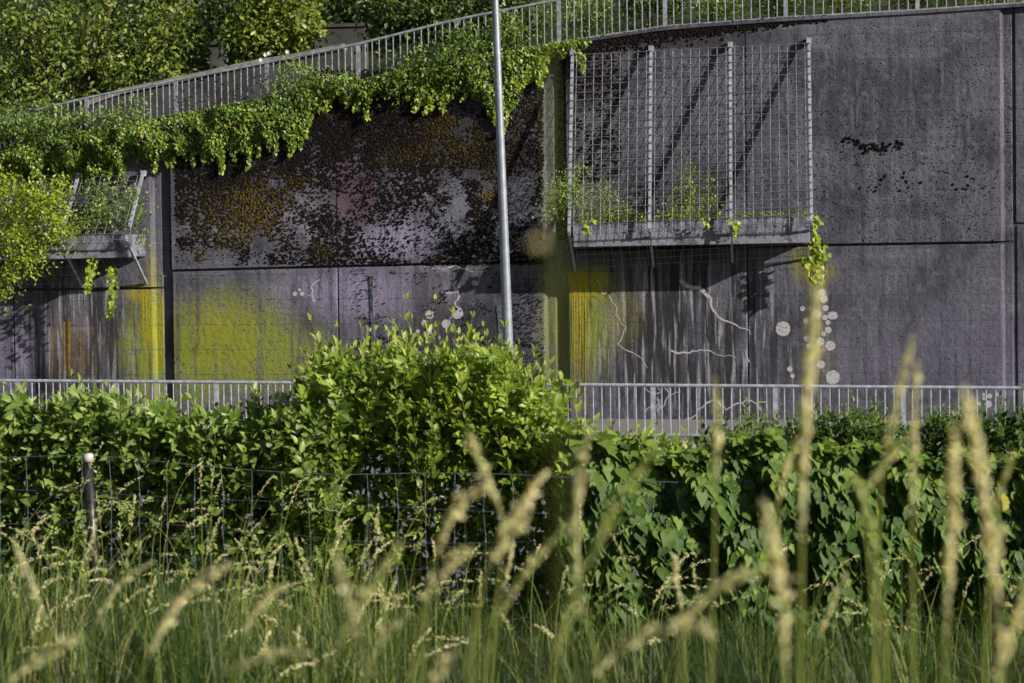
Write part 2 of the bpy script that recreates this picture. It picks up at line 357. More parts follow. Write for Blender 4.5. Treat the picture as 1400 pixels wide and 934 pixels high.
for x in kx:
    z0, z1 = zrail(x) - RH, zrail(x + .985) - RH
    G().hexa([(x, 33.95, z0-.4), (x+.985, 33.95, z1-.4), (x+.985, 34.3, z1-.4), (x, 34.3, z0-.4), (x, 33.97, z0+.015), (x+.985, 33.97, z1+.015), (x+.985, 34.3, z1+.015), (x, 34.3, z0+.015)]).build('kerb_stone', M['kerb'], kerb)
def zpath(X, Y):
    t = (Y - 34.3)/(YW + .3 - 34.3); return (zrail(X) - RH)*(1 - t) + zbase(X)*t
sheet('path', np.linspace(XA, XB, 40), np.linspace(34.29, YW + .6, 6), zpath, M['path'])
def zhill(X, Y):
    z = ztop(X) - .06
    return z + np.interp(Y, [39, 42.6, 44, 47, 60, 90, 140], [0, .0, .5, 1.6, 7, 20, 34])
sheet('hillside', np.concatenate([[XA, -45], np.linspace(-32, 16, 60), [30, XB]]), np.concatenate([np.linspace(YW + .35, 50, 22), [55, 60, 75, 90, 140]]), zhill, M['bank'], jitter=.15)

# ------------------------------------------------------------------ retaining wall: bays of cast panels
wall = thing('retaining_wall', 'tall dark concrete retaining wall with moss, yellow and lilac spray paint', 'wall', (0, YW, float(zbase(0))))
def wx(px, Y=YW, py=400): return at(px, py, Y)[0]
def panel(name, x0, x1, zb, zt, y0, y1, mat=M['wall'], nseg=1):
    """slab with bottom/top given as functions of X, edges softened"""
    g = G(); e = .018; xs = np.linspace(x0, x1, nseg + 1)
    for i in range(nseg):
        a, b = xs[i], xs[i+1]
        g.hexa([(a, y0, zb(a)), (b, y0, zb(b)), (b, y1, zb(b)), (a, y1, zb(a)), (a, y0, zt(a)), (b, y0, zt(b)), (b, y1, zt(b)), (a, y1, zt(a))])
    o = g.build(name, mat, wall)
    if nseg == 1:
        bv = o.modifiers.new('edge', 'BEVEL'); bv.width = e; bv.segments = 2; bv.limit_method = 'ANGLE'
    return o
below = lambda X: zbase(X) - .3
def lineZ(pa, pb, dz=0.):
    A, B = at(*pa, YW), at(*pb, YW)
    return lambda X: np.interp(X, [A[0], B[0]], [A[2], B[2]]) + dz
def slope(pa, pb, dz=0.):
    A, B = at(*pa, YW), at(*pb, YW); s = (B[2]-A[2])/(B[0]-A[0])
    return lambda X: A[2] + (X - A[0])*s + dz
topz = lambda X: float(ztop(X)) - .02
BAYS = [ # left edge, seam, right edge of the front slab, end of the stepped-back strip, joint line
    (-560, 18, 207, 224, (0, 396), (220, 394)),
    (236, 462, 743, 761, (240, 370), (740, 357)),
    (777, 1022, 1369, 1386, (780, 341), (1385, 331)),
    (1391, 1650, 1960, 1975, (1393, 306), (1640, 302))]
for bi, (pl, psm, pr, pe, ja, jb) in enumerate(BAYS):
    x0, xm, x1, xe = wx(pl), wx(psm), wx(pr), wx(pe, YW + .1)
    jl, ju = slope(ja, jb, -.028), slope(ja, jb, .028)
    gap = .022
    # each front slab: two lower and two upper panels, the upper ones a little proud
    for (a, b) in ((x0, xm - gap/2), (xm + gap/2, x1)):
        wm = M[('wallA', 'wallB', 'wallC' if a < xm - .1 else 'wall', 'wall')[bi]]
        yo = .095 if bi == 3 else 0.
        panel('panel', a, b, below, jl, YW + yo, YW + .5, wm)
        n = 6; xs_ = np.linspace(a, b, n + 1)
        panel('panel', a, b, ju, topz, YW - .015 + yo, YW + .5, wm, nseg=n)
    # the strip stepped back beside it, and the recess beyond
    xc = x1 + .085
    for lo, hi_ in ((below, jl), (ju, topz)):
        # chamfer down to the strip, the strip, its own small chamfer at the recess
        g = G(); Z = lambda f, x: float(f(x))
        for (xa, ya, xb, yb) in ((x1, YW + .002, xc, YW + .09), (xc, YW + .09, xe - .03, YW + .09), (xe - .03, YW + .09, xe, YW + .115), (xe, YW + .115, xe + .001, YW + .55)):
            g.add([(xa, ya, Z(lo, xa)), (xb, yb, Z(lo, xb)), (xb, yb, Z(hi_, xb)), (xa, ya, Z(hi_, xa))], [(0, 1, 2, 3)])
        g.add([(x1, YW + .002, Z(lo, x1)), (xc, YW + .09, Z(lo, xc)), (xe, YW + .115, Z(lo, xe)), (xe, YW + .5, Z(lo, xe)), (x1, YW + .5, Z(lo, x1))], [(4, 3, 2, 1, 0)])
        g.add([(x1, YW + .002, Z(hi_, x1)), (xc, YW + .09, Z(hi_, xc)), (xe, YW + .115, Z(hi_, xe)), (xe, YW + .5, Z(hi_, xe)), (x1, YW + .5, Z(hi_, x1))], [(0, 1, 2, 3, 4)])
        g.build('pilaster', wm, wall)
xs = np.linspace(XL, XR, 40); g = G()
for a, b in zip(xs[:-1], xs[1:]):
    g.add([(a, YW + .12, zbase(a)-.3), (b, YW + .12, zbase(b)-.3), (b, YW + .12, float(ztop(b))-.03), (a, YW + .12, float(ztop(a))-.03)], [(0, 1, 2, 3)])
g.build('joint_backing', M['core'], wall)
# rough ribs of leftover mortar and cut seams on the lower slabs
def rib(px0, py0, px1, py1, w, d=.045):
    A, B = at(px0, py0, YW), at(px1, py1, YW); n = 14; g = G()
    for i in range(n):
        t0, t1 = i/n, (i+1)/n; p, q = A + (B-A)*t0, A + (B-A)*t1
        ww, dd = w*rng.uniform(.7, 1.1), d*rng.uniform(.6, 1.1)
        g.hexa([(p[0]-ww/2, YW-dd*.5, q[2]), (p[0]+ww/2, YW-dd, q[2]), (p[0]+ww/2, YW+.05, q[2]), (p[0]-ww/2, YW+.05, q[2]),
                (p[0]-ww/2, YW-dd*.5, p[2]), (p[0]+ww/2, YW-dd, p[2]), (p[0]+ww/2, YW+.05, p[2]), (p[0]-ww/2, YW+.05, p[2])])
    g.build('mortar_rib', M['trough'], wall)
rib(508, 378, 512, 540, .09); rib(682, 418, 690, 540, .09);
# coping
g = G(); xs = np.linspace(wx(762), XR, 26)
for a, b in zip(xs[:-1], xs[1:]):
    za, zb_ = float(ztop(a)), float(ztop(b))
    g.hexa([(a, YW-.06, za-.016), (b, YW-.06, zb_-.016), (b, YW+.6, zb_-.016), (a, YW+.6, za-.016), (a, YW-.06, za+.05), (b, YW-.06, zb_+.05), (b, YW+.6, zb_+.05), (a, YW+.6, za+.05)])
g.build('coping', M['wall'], wall)
# painted marks: lightning lines, discs and drips, thin films on the concrete
def ribbon(name, pts, w, mat=M['mark'], dy=.006):
    P = np.array([at(x, y, YW) for x, y in pts])[:, [0, 2]]
    # break the line into a jagged stroke
    Q = [P[0]]
    for a, b in zip(P[:-1], P[1:]):
        n = max(1, int(np.linalg.norm(b-a)/(.075 if mat == M['mark'] else .4)))
        for i in range(1, n+1):
            q = a + (b-a)*i/n
            if i < n: q = q + rng.normal(0, .02 if mat == M['mark'] else .004, 2)
            Q.append(q)
    Q = np.array(Q); T = np.gradient(Q, axis=0); T /= np.linalg.norm(T, axis=1)[:, None] + 1e-9; N = np.stack([-T[:, 1], T[:, 0]], 1)
    ws = np.interp(np.linspace(0, 1, len(Q)), np.linspace(0, 1, len(w)), w)*(.5 if mat != M['mark'] else .30)*rng.uniform(.7, 1.2, len(Q))
    L, Rr = Q + N*ws[:, None], Q - N*ws[:, None]; n = len(Q)
    V = [(x, YW - dy, z) for x, z in L] + [(x, YW - dy, z) for x, z in Rr]
    return part(name, V, [(i, i+1, n+i+1, n+i) for i in range(n-1)], mat, wall)
c6 = lambda L: [(730 + x*.4174, 230 + y*.4174) for x, y in L]
c5 = lambda L: [(400 + x*.3426, 300 + y*.3426) for x, y in L]
cr = lambda L: [(860 + x*.1571, 510 + y*.1571) for x, y in L]
ribbon('lightning_mark', c6([(205, 365), (225, 410), (245, 415), (272, 460), (268, 480), (302, 520), (290, 550), (275, 575), (300, 595), (330, 608), (355, 625), (372, 655)]), [.03, .035, .03, .04, .02])
ribbon('lightning_mark', c6([(480, 365), (500, 385), (540, 392), (560, 410), (580, 425), (580, 450), (600, 480), (620, 498), (660, 512), (690, 525), (710, 545)]), [.12, .14, .10, .06, .05, .03])
ribbon('lightning_mark', c6([(448, 597), (475, 607), (520, 598), (575, 597), (600, 612), (640, 612), (662, 620)]), [.07, .05, .05, .03, .02])
ribbon('lightning_mark', c6([(690, 595), (697, 615), (705, 635)]), [.02, .05])
ribbon('lightning_mark', cr([(470, 415), (560, 380), (590, 320), (640, 300), (670, 265), (735, 235), (800, 280), (850, 318), (900, 285), (940, 265), (1010, 240), (1060, 240), (1110, 270), (1195, 250)]), [.03, .05, .06, .05, .03])
for L in ([(140, 130), (190, 175)], [(140, 345), (200, 290)], [(230, 180), (290, 170)], [(310, 130), (370, 190), (450, 165)], [(370, 190), (330, 215), (310, 280), (290, 300)], [(240, 215), (260, 260), (235, 290), (255, 340), (280, 300), (255, 250)], [(250, 130), (280, 165)], [(265, 230), (285, 265), (240, 330)]):
    ribbon('scrawl_mark', cr(L), [.035, .03])
for L, w in (([(750, 420), (775, 440), (790, 470)], [.16, .1]),):
    pass
for L, w in (([(655, 245), (640, 265), (660, 290), (655, 350)], [.05, .12, .06, .05]), ([(610, 292), (640, 293), (665, 270)], [.05, .06, .03]), ([(640, 385), (625, 400), (635, 430), (660, 450)], [.03, .03]),
             ([(560, 180), (600, 200), (650, 185), (720, 210)], [.03, .06, .03]), ([(450, 40), (500, 60), (520, 100), (560, 160)], [.08, .03, .07, .04]), ([(60, 300), (90, 330), (75, 270), (110, 240)], [.03, .05, .03])):
    ribbon('drip_mark', c5(L), w)
ribbon('drip_mark', [(752, 375), (765, 378), (776, 392)], [.13, .08]) if False else None
def disc(px, py, r, ry=None):
    c = at(px, py, YW); n = 22; r /= PXW; ry = (ry/PXW) if ry else r
    w = [rng.uniform(.94, 1.04) for _ in range(n)]
    part('disc_mark', [(c[0], YW-.006, c[2])] + [(c[0] + r*w[i]*math.cos(6.2832*i/n), YW-.006, c[2] + ry*w[i]*math.sin(6.2832*i/n)) for i in range(n)], [(0, 1+(i+1) % n, 1+i) for i in range(n)], M['mark'], wall)
for x, y, r in [(816, 526, 24), (838, 658, 9), (847, 681, 7), (979, 685, 23), (971, 582, 16), (939, 643, 14), (955, 458, 10), (964, 530, 11), (963, 506, 8), (938, 567, 13), (949, 543, 8), (880, 460, 8), (893, 500, 10), (893, 558, 9), (903, 585, 11), (908, 620, 10), (950, 430, 12), (944, 408, 12), (925, 478, 15), (953, 489, 9), (912, 540, 9)]:
    (px, py), = c6([(x, y)]); disc(px, py, r*.4174)
(px, py), = c6([(978, 483)]); disc(px, py, 7.5, 5.5)
for x, y, r in [(547, 380, 18), (528, 415, 14), (657, 373, 25), (612, 417, 18), (545, 457, 14), (10, 297, 9), (38, 297, 9), (28, 281, 6), (500, 447, 9)]:
    (px, py), = c5([(x, y)]); disc(px, py, r*.3426)
for x, y, r in [(627, 700, 6), (651, 705, 10), (682, 698, 8), (645, 737, 14), (628, 715, 6), (610, 736, 6)]:
    disc(1130 + x*.3426, 300 + y*.3426, r*.3426)
def drip(px, y0, y1, w, mat=M['drip']):
    ribbon('paint_drip', [(px, y0), (px + rng.uniform(-.5, .5), (y0+y1)/2), (px + rng.uniform(-.6, .6), y1)], [w, w*.7, w*.5], mat, .0045)
for x, y0, y1, w in ((786, 390, 560, .03), (789, 395, 510, .025), (793, 385, 566, .03), (797, 400, 520, .02), (801, 390, 566, .03), (804, 395, 460, .02), (783, 380, 470, .02), (1108, 385, 560, .015), (1119, 385, 560, .02)):
    drip(x, y0, y1, w)
for x, y0, y1, w in ((88, 440, 516, .05), (95, 440, 510, .07), (110, 450, 516, .03), (72, 450, 514, .03), (196, 405, 450, .04), (200, 405, 470, .03)):
    drip(x, y0, y1, w, plain('ochre_drip_paint', (.20, .12, .02), .8, .2, 0, .4, 10) if x < 150 else M['drip'])

# moss tufts on the wall: thousands of small cushions
TUFT = []
def tuft_template(seed):
    r = np.random.default_rng(seed); n = 6; V = []
    for k_ in range(n): a = 2*math.pi*k_/n; q = r.uniform(.7, 1.15); V.append((q*math.cos(a), q*math.sin(a), -.15))
    for k_ in range(n): a = 2*math.pi*(k_+.4)/n; q = r.uniform(.5, .9); V.append((q*math.cos(a), q*math.sin(a), r.uniform(.45, .75)))
    V.append((.1, -.1, 1.0)); Fc = []
    for k_ in range(n):
        l = (k_+1) % n; Fc += [(k_, l, n+k_), (l, n+l, n+k_), (n+k_, n+l, 2*n)]
    return np.array(V), np.array(Fc)
def tufts(px, py, size, tint, depth=.7):
    V_, F_, T_ = [], [], []; off = 0
    P = atv(px, py, YW - .015)
    rec = ((px > 224) & (px < 240)) | ((px > 761) & (px < 780)) | ((px > 1386) & (px < 1393))
    st = ((px > 208) & (px <= 224)) | ((px > 746) & (px <= 761)) | ((px > 1370) & (px <= 1386))
    P[rec, 1] += .13; P[st, 1] += .10
    for v in range(4):
        s = np.arange(len(px)) % 4 == v
        if not s.any(): continue
        tv, tf = tuft_template(v); tv = tv*np.array([1, 1, depth])
        n = s.sum(); N = np.tile((0., -1, .0), (n, 1)) + rnd(n, .12); T = np.tile((-.35, 0, -1.), (n, 1)) + rnd(n, .5)
        a, b, c = scatter((tv, tf), P[s], T, N, size[s], tint[s]); V_.append(a); F_.append(b + off); T_.append(c); off += len(a)
    return np.concatenate(V_), np.concatenate(F_), np.concatenate(T_)
def patch(n, x0, x1, y0, y1, s0, s1, thr=None, sc=40, seed=1, och=0.):
    px = rng.uniform(x0, x1, n); py = rng.uniform(y0, y1, n)
    if thr is not None:
        q = .42*vnoise(px, py, sc, seed) + .58*vnoise(px, py, sc*.28, seed+9); kk = q > thr + rng.normal(0, .05, n); px, py = px[kk], py[kk]
    s = rng.uniform(s0, s1, len(px)); t = np.clip(rng.normal(.2, .13, len(px)), 0, .6)
    return px, py, s, t
PS = [patch(24000, 240, 743, 140, 362, .012, .034, .46, 70, 3), patch(9000, 240, 743, 110, 362, .008, .022, .36, 90, 13), patch(6000, 420, 743, 95, 230, .012, .034, .36, 60, 15), patch(2500, 240, 420, 200, 260, .012, .03, .4, 40, 16), patch(3500, 480, 743, 366, 545, .008, .020, .42, 60, 5), patch(420, 241, 480, 368, 540, .005, .012),
      patch(1600, 1112, 1366, 30, 330, .006, .015), patch(900, 1112, 1366, 150, 330, .008, .018, .5, 60, 8), patch(40, 1175, 1330, 235, 262, .015, .04, .45, 20, 4), patch(500, 1112, 1366, 335, 560, .005, .011),
      patch(1500, 786, 1100, 60, 330, .006, .018), patch(1600, 782, 850, 66, 250, .012, .03, .5, 35, 6), patch(1000, 762, 779, 80, 330, .015, .035), patch(500, 700, 745, 380, 560, .008, .017), patch(250, 230, 240, 240, 370, .01, .03), patch(300, 1370, 1386, 20, 330, .005, .012)]
# a row under the coping
x_ = rng.uniform(765, 1130, 2600); y_ = np.interp(x_, TOPPX[:, 0], TOPPX[:, 1]) + np.abs(rng.normal(0, 7, 2600))*np.interp(x_, [765, 900, 1130], [2.2, 1.4, .4]) - 3
PS.append((x_, y_, rng.uniform(.015, .04, 2600), np.clip(rng.normal(.18, .15, 2600), 0, .6)))
x_ = np.concatenate([rng.uniform(1152, 1238, 80)]); y_ = 203 - ((x_-1200)/45)**2*12 + rng.normal(0, 3.2, 80)
PS.append((x_, y_, rng.uniform(.02, .045, 80), np.full(80, .05)))
px, py, sz, tn = [np.concatenate([q[i] for q in PS]) for i in range(4)]
bare = [(535, 322, 50, 34), (480, 262, 34, 44), (400, 330, 26, 40), (565, 335, 40, 22)]
keep = np.ones(len(px), bool)
for cx, cy_, rx, ry in bare:
    d = ((px-cx)/rx)**2 + ((py-cy_)/ry)**2; keep &= ~((d < 1) & (rng.random(len(px)) < .45))
px, py, sz, tn = px[keep], py[keep], sz[keep], tn[keep]
for cx, cy_, rx, ry, a in ((375, 272, 60, 34, .6), (310, 300, 60, 40, .45), (288, 352, 34, 14, .75), (350, 320, 50, 20, .4), (682, 258, 22, 50, .5), (620, 185, 50, 40, .5), (545, 215, 30, 16, .4), (440, 342, 18, 12, .5), (662, 268, 12, 8, .9), (720, 170, 30, 40, .35), (600, 120, 60, 20, .3)):
    d = ((px-cx)/rx)**2 + ((py-cy_)/ry)**2; tn = np.where(d < rng.uniform(.2, 1.6, len(px)), np.clip(tn + a*rng.uniform(.4, 1., len(px)), 0, 1), tn)
V_, F_, T_ = tufts(px, py, sz, tn)
part('moss', V_, F_, M['moss'], wall, T_, True, 'stuff')

# ------------------------------------------------------------------ railings
def railing(name, label, posts, ztopf, zbotf, Y, cat, nb, bal_r=.0125, top_r=.032, mt=M['galv']):
    t = thing(name, label, cat, (float(np.mean(posts)), Y, float(zbotf(np.mean(posts)))))
    X = np.array(posts)
    xs_ = np.linspace(X[0], X[-1], 60)
    G().tube([(x, Y, ztopf(x) - top_r) for x in xs_], top_r, 8).build('top_rail', mt, t, True)
    bw = .035
    for a, b in zip(X[:-1], X[1:]):
        G().bar((a + .03, Y, zbotf(a + .03) + .09), (b - .03, Y, zbotf(b - .03) + .09), .03, .035).build('bottom_rail', mt, t)
    pm = {}
    for x in X:
        h = ztopf(x) - zbotf(x) - .05
        g = G().bar((x, Y, zbotf(x) - .12), (x, Y, ztopf(x) - .055), .085, .035, (0, 1, 0)); g.build('post', mt, t)
    bars = []
    for a, b in zip(X[:-1], X[1:]):
        n = nb
        for i in range(1, n + 1): bars.append(a + (b - a)*i/(n + 1))
    hh = float(ztopf(bars[0]) - zbotf(bars[0])) - .06 - .09
    bm = mesh('baluster', *(lambda g: (g.v, g.f))(G().tube([(0, 0, 0), (0, 0, hh)], bal_r, 6))); bm.materials.append(mt)
    for x in bars: inst('baluster', bm, t, (x, Y, zbotf(x) + .095))
    return t
lp = [-385, -248, -112, 25, 160, 296, 438, 583, 730, 893, 1060, 1235, 1412, 1592, 1775, 1960]
railing('path_railing', 'long galvanised bar railing at the edge of the path below the wall', [wx(p, YR, 560) for p in lp], lambda x: float(zrail(x)), lambda x: float(zrail(x)) - RH, YR, 'railing', 13)
up = [-380, -253, -128, -4, 118, 240, 365, 490, 625, 765, 910, 1075, 1255, 1440, 1630, 1825]
YU = YW + .22
upx = [wx(p, YU, 100) for p in up]
zu = lambda x: float(np.interp(x, upx, [float(ztop(q)) for q in upx]))
railing('sloping_railing', 'galvanised bar railing climbing along the top of the retaining wall', upx, lambda x: zu(x) + 1.0, lambda x: zu(x) + .0, YU, 'railing', 13, .0125, .03, M['oldgalv'])
# parapet of the ramp behind the sloping railing
g = G(); PT = [(120, 138), (168, 121), (260, 102), (350, 82), (400, 74), (470, 60)]
for (a, b) in zip(PT[:-1], PT[1:]):
    A, B = at(*a, 41.2), at(*b, 41.2)
    za, zb_ = float(ztop(A[0]))-.4, float(ztop(B[0]))-.4
    g.hexa([(A[0], 41.2, za), (B[0], 41.2, zb_), (B[0], 41.45, zb_), (A[0], 41.45, za), (A[0], 41.2, A[2]-.12), (B[0], 41.2, B[2]-.12), (B[0], 41.45, B[2]-.12), (A[0], 41.45, A[2]-.12)])
A = at(250, 105, 41.2)
pp = thing('ramp_parapet', 'dark grey solid parapet of the ramp behind the sloping railing', 'wall', (A[0], 41.3, float(ztop(A[0]))))
g.build('slab', M['parapet'], pp)
g = G()
for (a, b) in zip(PT[:-1], PT[1:]):
    A, B = at(*a, 41.2), at(*b, 41.2)
    g.hexa([(A[0], 41.13, A[2]-.118), (B[0], 41.13, B[2]-.118), (B[0], 41.52, B[2]-.118), (A[0], 41.52, A[2]-.118), (A[0], 41.13, A[2]), (B[0], 41.13, B[2]), (B[0], 41.52, B[2]), (A[0], 41.52, A[2])])
g.build('capping', plain('parapet_capping', (.20, .19, .17), .85, .2, 0, .3, 6, .3), pp)
# pale garden walls glimpsed between the trees
for px0, px1, py0, py1, Y, lab in ((286, 308, 62, 120, 45.5, 'pale lit stone wall glimpsed between the hazel and the laurel'), (430, 500, 38, 80, 46, 'grey garden wall above the sloping railing between two shrubs'), (930, 1420, -30, 40, 46.5, 'pale house wall glimpsed through shrubs at upper right')):
    A, B = at(px0, py0, Y), at(px1, py1, Y); g = G().box((A[0], Y, B[2] - 1.), (B[0], Y + .3, A[2]))
    o = thing('garden_wall', lab, 'wall', ((A[0]+B[0])/2, Y, B[2]-1.)); g.build('wall_face', M['stone'], o)
    G().box((A[0]-.05, Y-.05, A[2]), (B[0]+.05, Y+.35, A[2]+.08)).build('coping', M['stone'], o)

# ------------------------------------------------------------------ planter troughs and mesh guards
CLIP = mesh('clip', *(lambda g: (g.v, g.f))(G().box((-.028, -.012, -.010), (.028, .012, .010)))); CLIP.materials.append(plain('dark_clip', (.12, .12, .13), .6, .3))
def guard(label, gx, top_px, mid_px, bot_px, pmid, nper, nup, nlo, postsx, base_label):
    """steel grid from the wall top outwards to the trough lip, then back under it to the wall.
       top_px/mid_px/bot_px: functions px->py on the wall plane"""
    Xs = [wx(p, YW, 200) for p in postsx]
    zt = lambda x: tz(x); 
    def zline(pa, pb, Y):
        A, B = at(*pa, Y), at(*pb, Y); return lambda X: A[2] + (X-A[0])*(B[2]-A[2])/(B[0]-A[0])
    tz, mz, bz = zline(*top_px, YW-.15), zline(*mid_px, YW-pmid), zline(*bot_px, YW-.05)
    t = thing('mesh_guard', label, 'mesh guard', (float(np.mean(Xs)), YW - .1, float(bz(np.mean(Xs)))), 'steel mesh guards on the wall')
    prof = lambda x: [(x, YW-.13, tz(x)), (x, YW-pmid, mz(x)), (x, YW-.04, bz(x))]
    for x in Xs:
        a, b, c = [np.array(q) for q in prof(x)]; up = np.array([0, -.02, .0])
        G().bar(a + (0, 0, .06), b, .045, .06, (1, 0, 0)).build('post', M['galv'], t)
        G().bar(b, c, .045, .05, (1, 0, 0)).build('brace', M['galv'], t)
        G().box((x-.05, YW-.17, tz(x)-.03), (x+.05, YW-.012, tz(x)+.09)).build('bracket', M['galv'], t)
    xs_ = []
    for a, b in zip(Xs[:-1], Xs[1:]): xs_ += [a + (b-a)*(i+.5)/nper for i in range(nper)]
    for x in xs_: 
        a, b, c = prof(x); G().tube([np.array(a)+(0, -.045, 0), np.array(b)+(0, -.03, -.04)], .005, 4).build('vertical_wire', M['wire'], t)
        G().tube([np.array(b)+(0, -.03, .02), np.array(c)+(0, -.03, 0)], .005, 4).build('vertical_wire', M['wire'], t)
    x0, x1 = Xs[0], Xs[-1]
    L = lambda a, b, u: np.array(a)*(1-u) + np.array(b)*u
    for i in range(nup + 1):
        u = i/nup*.985 + .005; P, Q = L(prof(x0)[0], prof(x0)[1], u), L(prof(x1)[0], prof(x1)[1], u)
        G().tube([P + (-.02, -.055, 0), Q + (.02, -.055, 0)], .006, 4).build('horizontal_wire', M['wire'], t)
        for x in Xs:
            pa, pb, _c = [np.array(q_) for q_ in prof(x)]; inst('clip', CLIP, t, pa*(1-u) + pb*u + (0, -.06, 0))
    for i in range(1, nlo + 1):
        u = i/(nlo+.5); P, Q = L(prof(x0)[1], prof(x0)[2], u), L(prof(x1)[1], prof(x1)[2], u)
        G().tube([P + (0, -.035, -.02), Q + (0, -.035, -.02)], .005, 4).build('horizontal_wire', M['wire'], t)
    return t, Xs
def trough(label, Xs, x0, x1, ftop, fbot, depth):
    """ftop/fbot: pixel pairs of the lip and the bottom edge"""
    def zline(pa, pb, Y):
        A, B = at(*pa, Y), at(*pb, Y); return lambda X: A[2] + (X-A[0])*(B[2]-A[2])/(B[0]-A[0])
    tz, bz = zline(*ftop, YW-depth+.1), zline(*fbot, YW-depth)
    t = thing('planter_trough', label, 'planter', ((x0+x1)/2, YW-.3, float(bz((x0+x1)/2))), 'concrete planter troughs on the wall')
    cuts = [x0] + [x for x in Xs if x0+.2 < x < x1-.2] + [x1]
    for a, b in zip(cuts[:-1], cuts[1:]):
        a2, b2 = a + .006, b - .006; yo, yi = YW-depth, YW-depth+.10
        o = G().hexa([(a2, yo, bz(a2)), (b2, yo, bz(b2)), (b2, yo+.16, bz(b2)), (a2, yo+.16, bz(a2)), (a2, yi, tz(a2)), (b2, yi, tz(b2)), (b2, yi+.1, tz(b2)), (a2, yi+.1, tz(a2))]).build('front_slab', M['trough'], t)
        bv = o.modifiers.new('edge', 'BEVEL'); bv.width = .012; bv.segments = 2
    G().hexa([(x0, YW-depth+.162, bz(x0)+.015), (x1, YW-depth+.162, bz(x1)+.015), (x1, YW-.017, bz(x1)+.015), (x0, YW-.017, bz(x0)+.015), (x0, YW-depth+.162, bz(x0)+.14), (x1, YW-depth+.162, bz(x1)+.14), (x1, YW-.017, bz(x1)+.14), (x0, YW-.017, bz(x0)+.14)]).build('base_slab', M['trough'], t)
    for x, w in ((x0, .1), (x1-.1, .1)):
        G().hexa([(x, YW-depth+.21, bz(x)+.142), (x+w, YW-depth+.21, bz(x)+.142), (x+w, YW-.018, bz(x)+.142), (x, YW-.018, bz(x)+.142), (x, YW-depth+.21, tz(x)-.01), (x+w, YW-depth+.21, tz(x)-.01), (x+w, YW-.018, tz(x)-.01), (x, YW-.018, tz(x)-.01)]).build('end_slab', M['trough'], t)
    g = G(); xs_ = np.linspace(x0+.11, x1-.11, 20)
    for a, b in zip(xs_[:-1], xs_[1:]):
        g.add([(a, YW-depth+.2, tz(a)-.06), (b, YW-depth+.2, tz(b)-.06), (b, YW-.02, tz(b)-.02), (a, YW-.02, tz(a)-.02)], [(0, 1, 2, 3)])
    g.build('soil', M['soil'], t)
    return t, tz
_, GX = guard('large steel mesh guard with four posts over the long planter trough', None, ((785, 74), (1107, 58)), ((777, 320), (1107, 306)), ((790, 370), (1107, 352)), 1.2, 9, 23, 5, [785, 892, 1000, 1107], '')
tr1, tz1 = trough('long weathered concrete planter trough inside the large mesh guard', GX, GX[0]+.05, GX[-1]-.03, ((777, 308), (1107, 296)), ((783, 338), (1107, 332)), 1.02)
_, GX2 = guard('short slanted steel mesh guard over the overgrown left trough', None, ((25, 245), (197, 239)), ((-5, 332), (170, 328)), ((25, 394), (200, 388)), 1.28, 7, 11, 5, [-62, 27, 110, 198], '')
tr2, tz2 = trough('short concrete planter trough under overgrown shrub at left', GX2, GX2[0], GX2[-1]-.02, ((0, 326), (180, 320)), ((0, 356), (180, 352)), 1.08)

# ------------------------------------------------------------------ lamp post
A, B = at(672.5, -120, 34.0), at(698, 560, 34.0)
lpz = float(zroad(np.array(B[0]), np.array(34.0))); D = (A - B); B = B + D*((lpz - .1) - B[2])/D[2]
T_ = np.linspace(0, 1, 12); Lp = thing('lamp_post', 'slender grey tapered lamp post rising behind the bright shrub', 'lamp post', tuple(B))
G().tube([B + (A - B)*t for t in T_], .105 - .054*T_, 14).build('shaft', M['pole'], Lp, True)
G().tube([B + (A - B)*t for t in (0, .02, .04)], [.17, .17, .12], 14).build('base_collar', M['pole'], Lp, True)
q = B + (A - B)*.105
G().box((q[0]-.045, q[1]-.125, q[2]-.2), (q[0]+.045, q[1]-.09, q[2]+.2)).build('access_door', M['pole'], Lp)
P0 = A; G().tube([A, A + (0, -.3, .9), A + (0, -1.1, 1.5), A + (0, -2.0, 1.6)], [.052, .05, .045, .04], 10).build('arm', M['pole'], Lp, True)
G().box(tuple(A + (-.13, -2.6, 1.54)), tuple(A + (.13, -1.9, 1.66))).build('lamp_head', M['pole'], Lp)


# ------------------------------------------------------------------ wire fence
YF = 9.4
fence_top = np.array([(-480, 640), (-220, 632), (-60, 628), (120, 625), (240, 633), (470, 648.5), (700, 651), (900, 655), (1210, 664), (1400, 672), (1600, 678), (1920, 690)], float)
FP = atv(fence_top[:, 0], fence_top[:, 1], np.full(len(fence_top), YF))
fence = thing('wire_fence', 'sagging knotted wire fence with a dark steel post in front of hedge', 'fence', tuple(at(134, 850, YF)))
def zf(x): return np.interp(x, FP[:, 0], FP[:, 2])
drops = [0, .17, .33, .48, .62, .75, .87]
fx = np.arange(FP[0, 0], FP[-1, 0], .15)
for i, d in enumerate(drops):
    xs_ = np.linspace(FP[0, 0], FP[-1, 0], 60)
    G().tube([(x, YF + .012*math.sin(x*2.1 + i), zf(x) - d + .012*math.sin(x*3.1 + i*2)) for x in xs_], .0024 if i == 0 else .0012, 5).build('horizontal_wire', M['oldwire'], fence, True)
km = mesh('wire_knot', *(lambda g: (g.v, g.f))(G().tube([(0, -.006, -.012), (0, -.008, 0), (0, -.006, .012)], [.003, .0055, .003], 5))); km.materials.append(M['oldwire'])
for j, x in enumerate(fx):
    w = rng.normal(0, .006, len(drops))
    P_ = [(x + w[i], YF + .006, zf(x) - d + .012*math.sin(x*3.1 + i*2)) for i, d in enumerate(drops)]
    v = G().tube(P_, .0012, 4).build('vertical_wire', M['oldwire'], fence)
    for q in P_[1:5]: inst('wire_knot', km, fence, q)
A, B = at(120, 623, YF - .13), at(135, 880, YF - .13)
